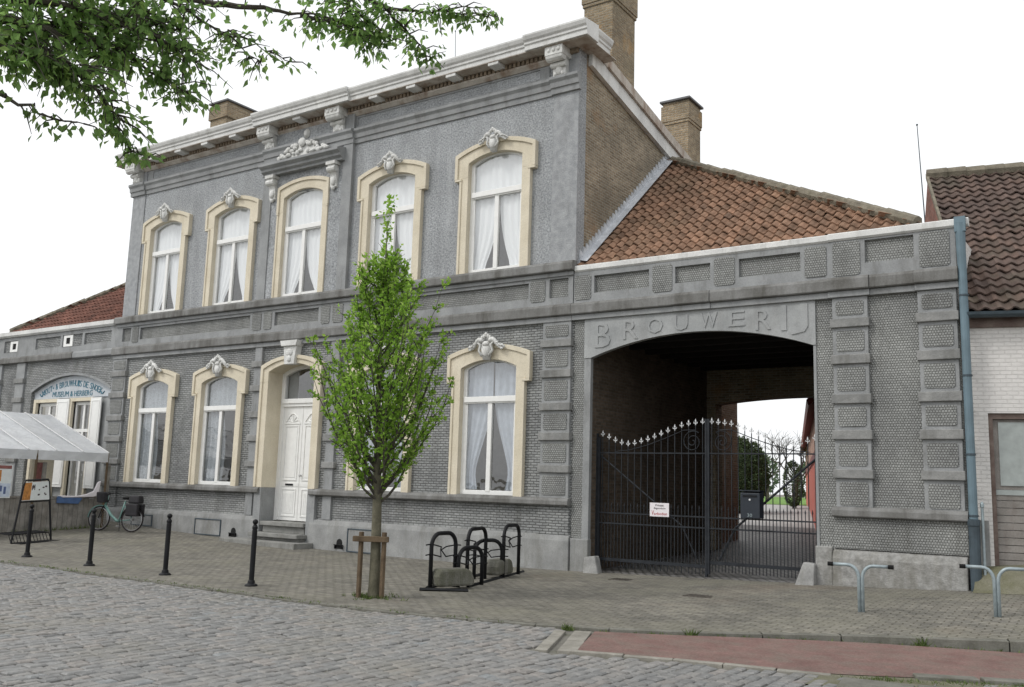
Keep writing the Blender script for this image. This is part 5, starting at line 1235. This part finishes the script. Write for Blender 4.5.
for k in range(9): u, v = rm.uniform(.5, .85), rm.uniform(.2, .8); patch(mk, u, u+rm.uniform(.03, .08), v, v+.07, .011, .014)
for k in range(4): patch(mk, .32+.03*k, .345+.03*k, .55+.06*(k % 3), .8+.05*(k % 2), .011, .014)
mk.build('print_marks', 'ink', pn)
gr = MB(); dl = P1-P0; bk = Vector((-.42, -.13, 0)); fw = Vector((.25, .08, 0))
for k in range(13): a = P0+dl*(k/12); gr.tube([a+fw+Vector((0, 0, .0)), a, a+bk*.2+Vector((0, 0, .18)), a+bk+Vector((0, 0, .20))], .009, 5)
for o_ in (fw, Vector((0, 0, 0)), bk*.2+Vector((0, 0, .18)), bk+Vector((0, 0, .2))): gr.tube([P0+o_, P1+o_], .014, 5)
gr.build('foot_grid', 'iron', sd)
# bicycle
fA, rA = Vector((-13.40, -1.76, 0)), Vector((-12.42, -1.37, 0)); bd_ = (fA-rA).normalized(); bz = zg(-13, -1.5)
bike = thing('bicycle', 'mint green step-through bicycle with black basket and panniers leaning near the fence corner', 'bicycle', tuple((fA+rA)/2+Vector((0, 0, bz))))
WB = (fA-rA).length; lean = Vector((-bd_.y, bd_.x, 0))
def B(x, z, y=0): return rA+(bd_*x+lean*(y-.05*z))*.93+Vector((0, 0, bz+z*.93))
def circ(c, r, n=28): return [B(c[0]+r*cos(2*pi*k/n), c[1]+r*sin(2*pi*k/n)) for k in range(n)]
for cx_ in (0, WB):
    wl = MB().tube(circ((cx_, .34), .325), .022, 6, closed=True).build('wheel', 'tyre', bike, smooth=True)
    MB().tube(circ((cx_, .34), .298), .012, 5, closed=True).build('rim', 'chrome', wl)
    sp = MB()
    for k in range(18): a = 2*pi*k/18; sp.tube([B(cx_, .34), B(cx_+.295*cos(a), .34+.295*sin(a))], .0022, 3, cap=False)
    sp.tube([B(cx_, .34, -.05), B(cx_, .34, .05)], .025, 8); sp.build('spokes', 'chrome', wl)
    MB().tube([B(cx_+.365*cos(a), .34+.365*sin(a)) for a in [pi*(.02+.9*k/12) for k in range(13)]], .016, 5).build('mudguard', 'mint' if cx_ else 'rubber', bike)
f = MB(); f.tube([B(WB-.22, .98), B(WB-.18, .82), B(WB-.13, .70)], .026, 8); f.tube([B(WB-.14, .72), B(.70, .45), B(.50, .30), B(.42, .29)], .036, 8)
f.tube([B(.42, .29), B(.28, .85)], .022, 8); f.tube([B(.42, .29), B(.0, .34)], .015, 6); f.tube([B(0, .34), B(.30, .72)], .013, 6); f.build('frame', 'mint', bike, smooth=True)
MB().tube([B(WB-.13, .70, .04), B(WB-.08, .6, .045), B(WB, .34, .045)], .013, 6).tube([B(WB-.13, .70, -.04), B(WB-.08, .6, -.045), B(WB, .34, -.045)], .013, 6).build('fork', 'iron', bike)
MB().tube([B(WB-.42, 1.02, .28), B(WB-.30, 1.06, .22), B(WB-.24, 1.04, .0), B(WB-.30, 1.06, -.22), B(WB-.42, 1.02, -.28)], .014, 6).build('handlebar', 'iron', bike)
MB().tube([B(WB-.24, 1.0), B(WB-.22, .9)], .015, 6).build('stem', 'chrome', bike)
sd_ = MB(); sd_.ball((0, 0, 0), (.14, .085, .045), 12, 8); sd_.xform(lambda p: B(.25+p.x, .93+p.z, p.y)); sd_.build('saddle', 'rubber', bike, smooth=True)
MB().tube([B(.28, .80), B(.26, .92)], .013, 6).build('seat_post', 'chrome', bike)
bk_ = MB(); bk_.lathe([(.11, -.14), (.16, -.12), (.19, .12), (.185, .15), (.15, .16)], (0, 0, 0), 14); bk_.xform(lambda p: B(WB-.05+p.x, .92+p.z, p.y)); bk_.build('front_basket', 'bag', bike)
for s in (-1, 1):
    p_ = MB(); p_.box(-.20, .18, -.06, .06, -.16, .18); p_.xform(lambda p: B(-.04+p.x+.03*p.z, .60+p.z, p.y+s*.13)); p_.build('pannier', 'bag', bike, bevel=.03)
tp = MB(); tp.box(-.2, .16, -.14, .14, 0, .22); tp.xform(lambda p: B(-.03+p.x*(1-.5*max(0, p.z)), .79+p.z, p.y*(1-p.z))); tp.build('rear_bag', 'bag', bike, bevel=.04)
MB().tube([B(-.24, .76, .07), B(.25, .74, .07)], .008, 5).tube([B(-.24, .76, -.07), B(.25, .74, -.07)], .008, 5).tube([B(-.2, .75, .06), B(0, .34, .06)], .007, 5).build('carrier', 'chrome', bike)
cr = MB(); cr.tube([B(.42+.09*cos(2*pi*k/20), .29+.09*sin(2*pi*k/20), -.05) for k in range(20)], .012, 5, closed=True); cr.tube([B(.42, .29, -.06), B(.50, .14, -.08)], .01, 5); cr.tube([B(.46, .14, -.14), B(.54, .14, -.06)], .018, 5); cr.build('crank', 'chrome', bike)
MB().tube([B(.36, .30, .05), B(.30, .02, .12)], .01, 5).build('kickstand', 'iron', bike)

# ------------------------------------------------------------------ masts, courtyard and beyond
def mast(name, x, y, z0, z1, label, r=.025):
    mb = MB(); mb.tube([(x, y, z0), (x-.04*(z1-z0), y, z1)], [r*1.2, r*.7], 8); mb.ball((x-.04*(z1-z0), y, z1), r*1.9); tag(mb.build(name, 'castiron', origin=(x, y, z0)), label, 'antenna')
mast('antenna_mast', 5.2, 9.0, 8.0, 11.4, 'thin whip antenna rising behind the orange pantile roof', .015)
mast('antenna_mast', -6.42, 4.0, 9.6, 14.9, 'thin aerial pole on the tall house roof behind the white cornice', .012)
def leafball(c, rx, rz, n, L, mat, name, parent, seed, shape=None, W=.6):
    r = random.Random(seed); mb = MB(); v = []
    for k in range(n):
        d = rvec(r); rr = r.uniform(.72, 1.0)**.5*(1+.10*mnoise.noise(d*3+Vector((seed, 0, 0))))
        p = Vector(c)+Vector((d.x*rx, d.y*rx, d.z*rz if d.z > 0 else d.z*rz*.9))*rr
        leaf(mb, v, p, d+rvec(r)*.9, rvec(r), L*r.uniform(.7, 1.3), L*W, min(1, max(0, r.gauss(.45, .25))))
    return mb.build(name, mat, parent, var=v)
def core_ball(c, rx, rz, parent):
    mb = MB(); mb.ball(c, (rx, rx, rz), 18, 12)
    for i, p in enumerate(mb.v):
        d = Vector(p)-Vector(c); mb.v[i] = tuple(Vector(c)+d*(1+.12*mnoise.noise(d*2.5)))
    mb.build('inner_foliage', 'leaf_dark', parent, smooth=True, var=[.05]*len(mb.f))
tc = Vector((-4.55, 21.5, 0)); z0 = zg(tc.x, tc.y)
sh = thing('topiary_shrub', 'dark rounded evergreen shrub seen through the gate beyond the courtyard', 'shrub', (tc.x, tc.y, z0))
leafball((tc.x, tc.y, z0+1.52), 1.2, 1.6, 10000, .11, 'leaf_dark', 'foliage', sh, 3); core_ball((tc.x, tc.y, z0+1.52), 1.02, 1.4, sh); MB().tube([tc+Vector((0, 0, z0-.1)), tc+Vector((0, 0, z0+1.6))], [.12, .06], 8).build('stem', 'bark_dark', sh)
# red farm building
S_, E_ = Vector((1.62, 10.40, 0)), Vector((-9.1, 44.6, 0)); dv = (E_-S_).normalized(); sd2 = Vector((dv.y, -dv.x, 0))
if sd2.x < 0: sd2 = -sd2
rb = thing('red_farm_building', 'long brick farm building with red boarding and dark red eaves beyond the gate', 'farm building', tuple(S_+dv*8+sd2*3))
def rloc(p): return S_+dv*p.x+sd2*p.y+Vector((0, 0, p.z))
LB = 30
def rbuild(mb, name, mat): mb.xform(rloc); return mb.build(name, mat, rb)
rbuild(MB().box(-2, LB, .25, .6, .0, 2.75), 'lower_wall', 'red_paint'); rbuild(MB().box(-2, LB, .27, .6, 2.751, 4.5), 'upper_wall', 'pink_brick')
rbuild(MB().box(-2, LB, .2, .62, 2.70, 2.95), 'lintel_band', 'darkred')
rbuild(MB().prism([(-.05, 4.1), (.3, 4.5), (3.5, 7.2), (6.9, 4.2), (3.5, 7.0), (.25, 4.35), (-.05, 4.0)][:4]+[(3.5, 6.9), (.0, 3.95)], 'x', -2.4, LB+.4), 'roof', 'darkred')
rbuild(MB().prism([(.25, 0), (6.6, 0), (6.6, 4.3), (3.5, 6.9), (.25, 4.3)], 'x', LB-.3, LB), 'end_gable', 'pink_brick'); rbuild(MB().prism([(.25, 0), (6.6, 0), (6.6, 4.3), (3.5, 6.9), (.25, 4.3)], 'x', -2.0, -1.7), 'near_gable', 'pink_brick')
c = rloc(Vector((17, -.45, 0))); zc_ = zg(c.x, c.y)
cs = thing('wall_shrub', 'dark upright shrub standing against the red farm building', 'shrub', (c.x, c.y, zc_))
leafball((c.x, c.y, zc_+1.05), .42, 1.1, 2200, .09, 'leaf_dark', 'foliage', cs, 9); MB().tube([(c.x, c.y, zc_-.1), (c.x, c.y, zc_+1)], .05, 6).build('stem', 'bark_dark', cs)
def bare_tree(x, y, h, seed, label):
    r = random.Random(seed); z0 = zg(x, y) if y < 28 else 1.08; t = thing('bare_tree', label, 'tree', (x, y, z0), 'bare trees beyond the courtyard')
    tm = MB(); tm.tube([(x, y, z0-.1), (x+.1, y, z0+h*.22)], [.14, .1], 8); tm.build('trunk', 'bark_dark', t); bmx = MB()
    def grow(p, d, L, rad, lev):
        q = p+d*L; mid = (p+q)/2+rvec(r)*L*.08; bmx.tube([p, mid, q], [rad, rad*.8, rad*.55], 5, cap=False)
        if lev == 0: return
        for k in range(3 if lev > 1 else 4):
            nd_ = (d+rvec(r)*.75); nd_.z = nd_.z*.8+.2; grow(p.lerp(q, r.uniform(.55, 1)), nd_.normalized(), L*r.uniform(.6, .8), rad*.55, lev-1)
    b0 = Vector((x+.1, y, z0+h*.22))
    for k in range(4): a = k*1.6+r.random(); grow(b0, Vector((cos(a)*.7, sin(a)*.7, .8)).normalized(), h*.27, .05, 3)
    bmx.build('branches', 'bark_dark', t)
bare_tree(-5.4, 31.5, 5.2, 5, 'bare spreading fruit tree on the lawn left of red farm building'); bare_tree(-12.5, 48, 7, 6, 'taller bare tree farther back on the lawn behind the rounded shrub')
for k, (x, y, s, lab) in enumerate(((-30, 95, 3.6, 'pale distant leafy tree at the far end of the lawn, left of the others'), (-26, 104, 3.0, 'small pale distant tree in the middle of the far row'), (-22, 98, 3.3, 'pale distant leafy tree at the far end of the lawn, nearest red building'))):
    t = thing('distant_tree', lab, 'tree', (x, y, 1.1), 'distant trees beyond the lawn'); leafball((x, y, 1.1+s*.75), s*.7, s*.75, 900, .5, 'leaf_far', 'crown', t, 20+k); MB().tube([(x, y, 1), (x, y, 1+s*.7)], .15, 6).build('trunk', 'bark_dark', t)

# ------------------------------------------------------------------ grass and weeds
rg = random.Random(17); gm = MB(); gv = []
def tuft(x, y, z, n, h, sp):
    for k in range(n):
        p = Vector((x+rg.gauss(0, sp), y+rg.gauss(0, sp), z)); d = Vector((rg.gauss(0, .5), rg.gauss(0, .5), 1)); hh = h*rg.uniform(.4, 1.1); s_ = Vector((rg.uniform(-1, 1), rg.uniform(-1, 1), 0)).normalized()*.006*(1+h*6)
        i = gm.add([p-s_, p+s_, p+d*hh]); gm.face((i, i+1, i+2)); gv.append(min(1, max(0, rg.gauss(.5, .25))))
for k in range(80): tuft(  .23+rg.gauss(0, .16), -6.0+rg.gauss(0, .14), 0, 5, .06, .03)
for k in range(200):
    x = rg.uniform(-14, 3); tuft(x, kerb_y(x)+rg.gauss(.02, .05), .0, 4, .035, .03)
for k in range(90):
    x = rg.uniform(3.5, 12); tuft(x, kerb_y(x)+rg.gauss(-.02, .03), max(RZ, -.05), 4, .045, .03)
for x, h in ((5.05, .11), (7.35, .13), (3.75, .10)): tuft(x, kerb_y(x)-.03, -.04, 40, h, .03)
for k in range(70): 
    t = rg.random(); x, y = 7.15+1.9*t, -7.16+1.05*t; tuft(x+rg.gauss(0, .07), y+rg.gauss(-.06, .05), RZ, 10, .05, .04)
for k in range(60): x = rg.uniform(7.35, 9.5); tuft(x, rg.uniform(-.3, 2), zg(x, 0)+.02, 5, .05, .05)
for k in range(40): y = rg.uniform(-5, -1); tuft(FX+.08, y, zg(FX, y), 6, .12, .05)
o = gm.build('grass', 'grass', var=gv); o['kind'] = 'stuff'; o['label'] = 'small weeds and grass tufts along kerbs and tree foot'; o['category'] = 'grass'
mb = MB()
def slab(p, q, w, z):
    global mb
    p, q = Vector(p), Vector(q); d = (q-p).normalized(); n = Vector((d.y, -d.x))*w; i = mb.add([(a.x, a.y, zz) for zz in (-.3, z) for a in (p, q, q+n, p+n)])
    for f in ((4, 5, 6, 7), (0, 1, 5, 4), (1, 2, 6, 5), (2, 3, 7, 6), (3, 0, 4, 7)): mb.face([i+k for k in f])
slab((7.18, -7.24), (7.78, -7.16), .5, RZ+.035); slab((7.80, -7.16), (8.5, -6.92), .6, RZ+.04); slab((7.66, -6.66), (8.16, -6.42), .16, RZ+.05); slab((8.20, -6.40), (9.2, -5.95), .16, RZ+.05)
structure(mb.build('concrete_slabs', 'kerbstone', bevel=.01))

# ------------------------------------------------------------------ light
world = bpy.data.worlds.new('World'); scene.world = world; world.use_nodes = True; nt = world.node_tree
SUN_EL, SUN_AZ = radians(48), radians(215)          # azimuth clockwise from +y
sky = nd(nt, 'ShaderNodeTexSky', sky_type='NISHITA'); sky.sun_disc = False; sky.sun_elevation = SUN_EL; sky.sun_rotation = SUN_AZ
sky.air_density = 1; sky.dust_density = 4; sky.ozone_density = 1; sky.altitude = 0
hs_ = nd(nt, 'ShaderNodeHueSaturation', Saturation=.10); lk(nt, sky.outputs[0], hs_.inputs['Color'])
cl = mix(nt, .72, hs_.outputs[0], (8.6, 8.75, 8.9))      # an even layer of bright cloud
bg = nt.nodes['Background']; lk(nt, cl, bg.inputs['Color']); bg.inputs['Strength'].default_value = .13
sl_ = bpy.data.lights.new('sun', 'SUN'); sl_.energy = 1.0; sl_.angle = radians(14); sl_.color = (1, .965, .91)
so = bpy.data.objects.new('sun', sl_); col.objects.link(so)
sdv = Vector((sin(SUN_AZ)*cos(SUN_EL), cos(SUN_AZ)*cos(SUN_EL), sin(SUN_EL))); so.rotation_euler = sdv.to_track_quat('Z', 'Y').to_euler(); so.location = (0, -20, 30)
scene.view_settings.view_transform = 'Standard'; scene.view_settings.look = 'None'; scene.view_settings.exposure = .25; scene.view_settings.gamma = 1
scene.cycles.max_bounces = 6; scene.cycles.transparent_max_bounces = 12; scene.cycles.diffuse_bounces = 4; scene.cycles.glossy_bounces = 3
scene.cycles.caustics_reflective = False; scene.cycles.caustics_refractive = False
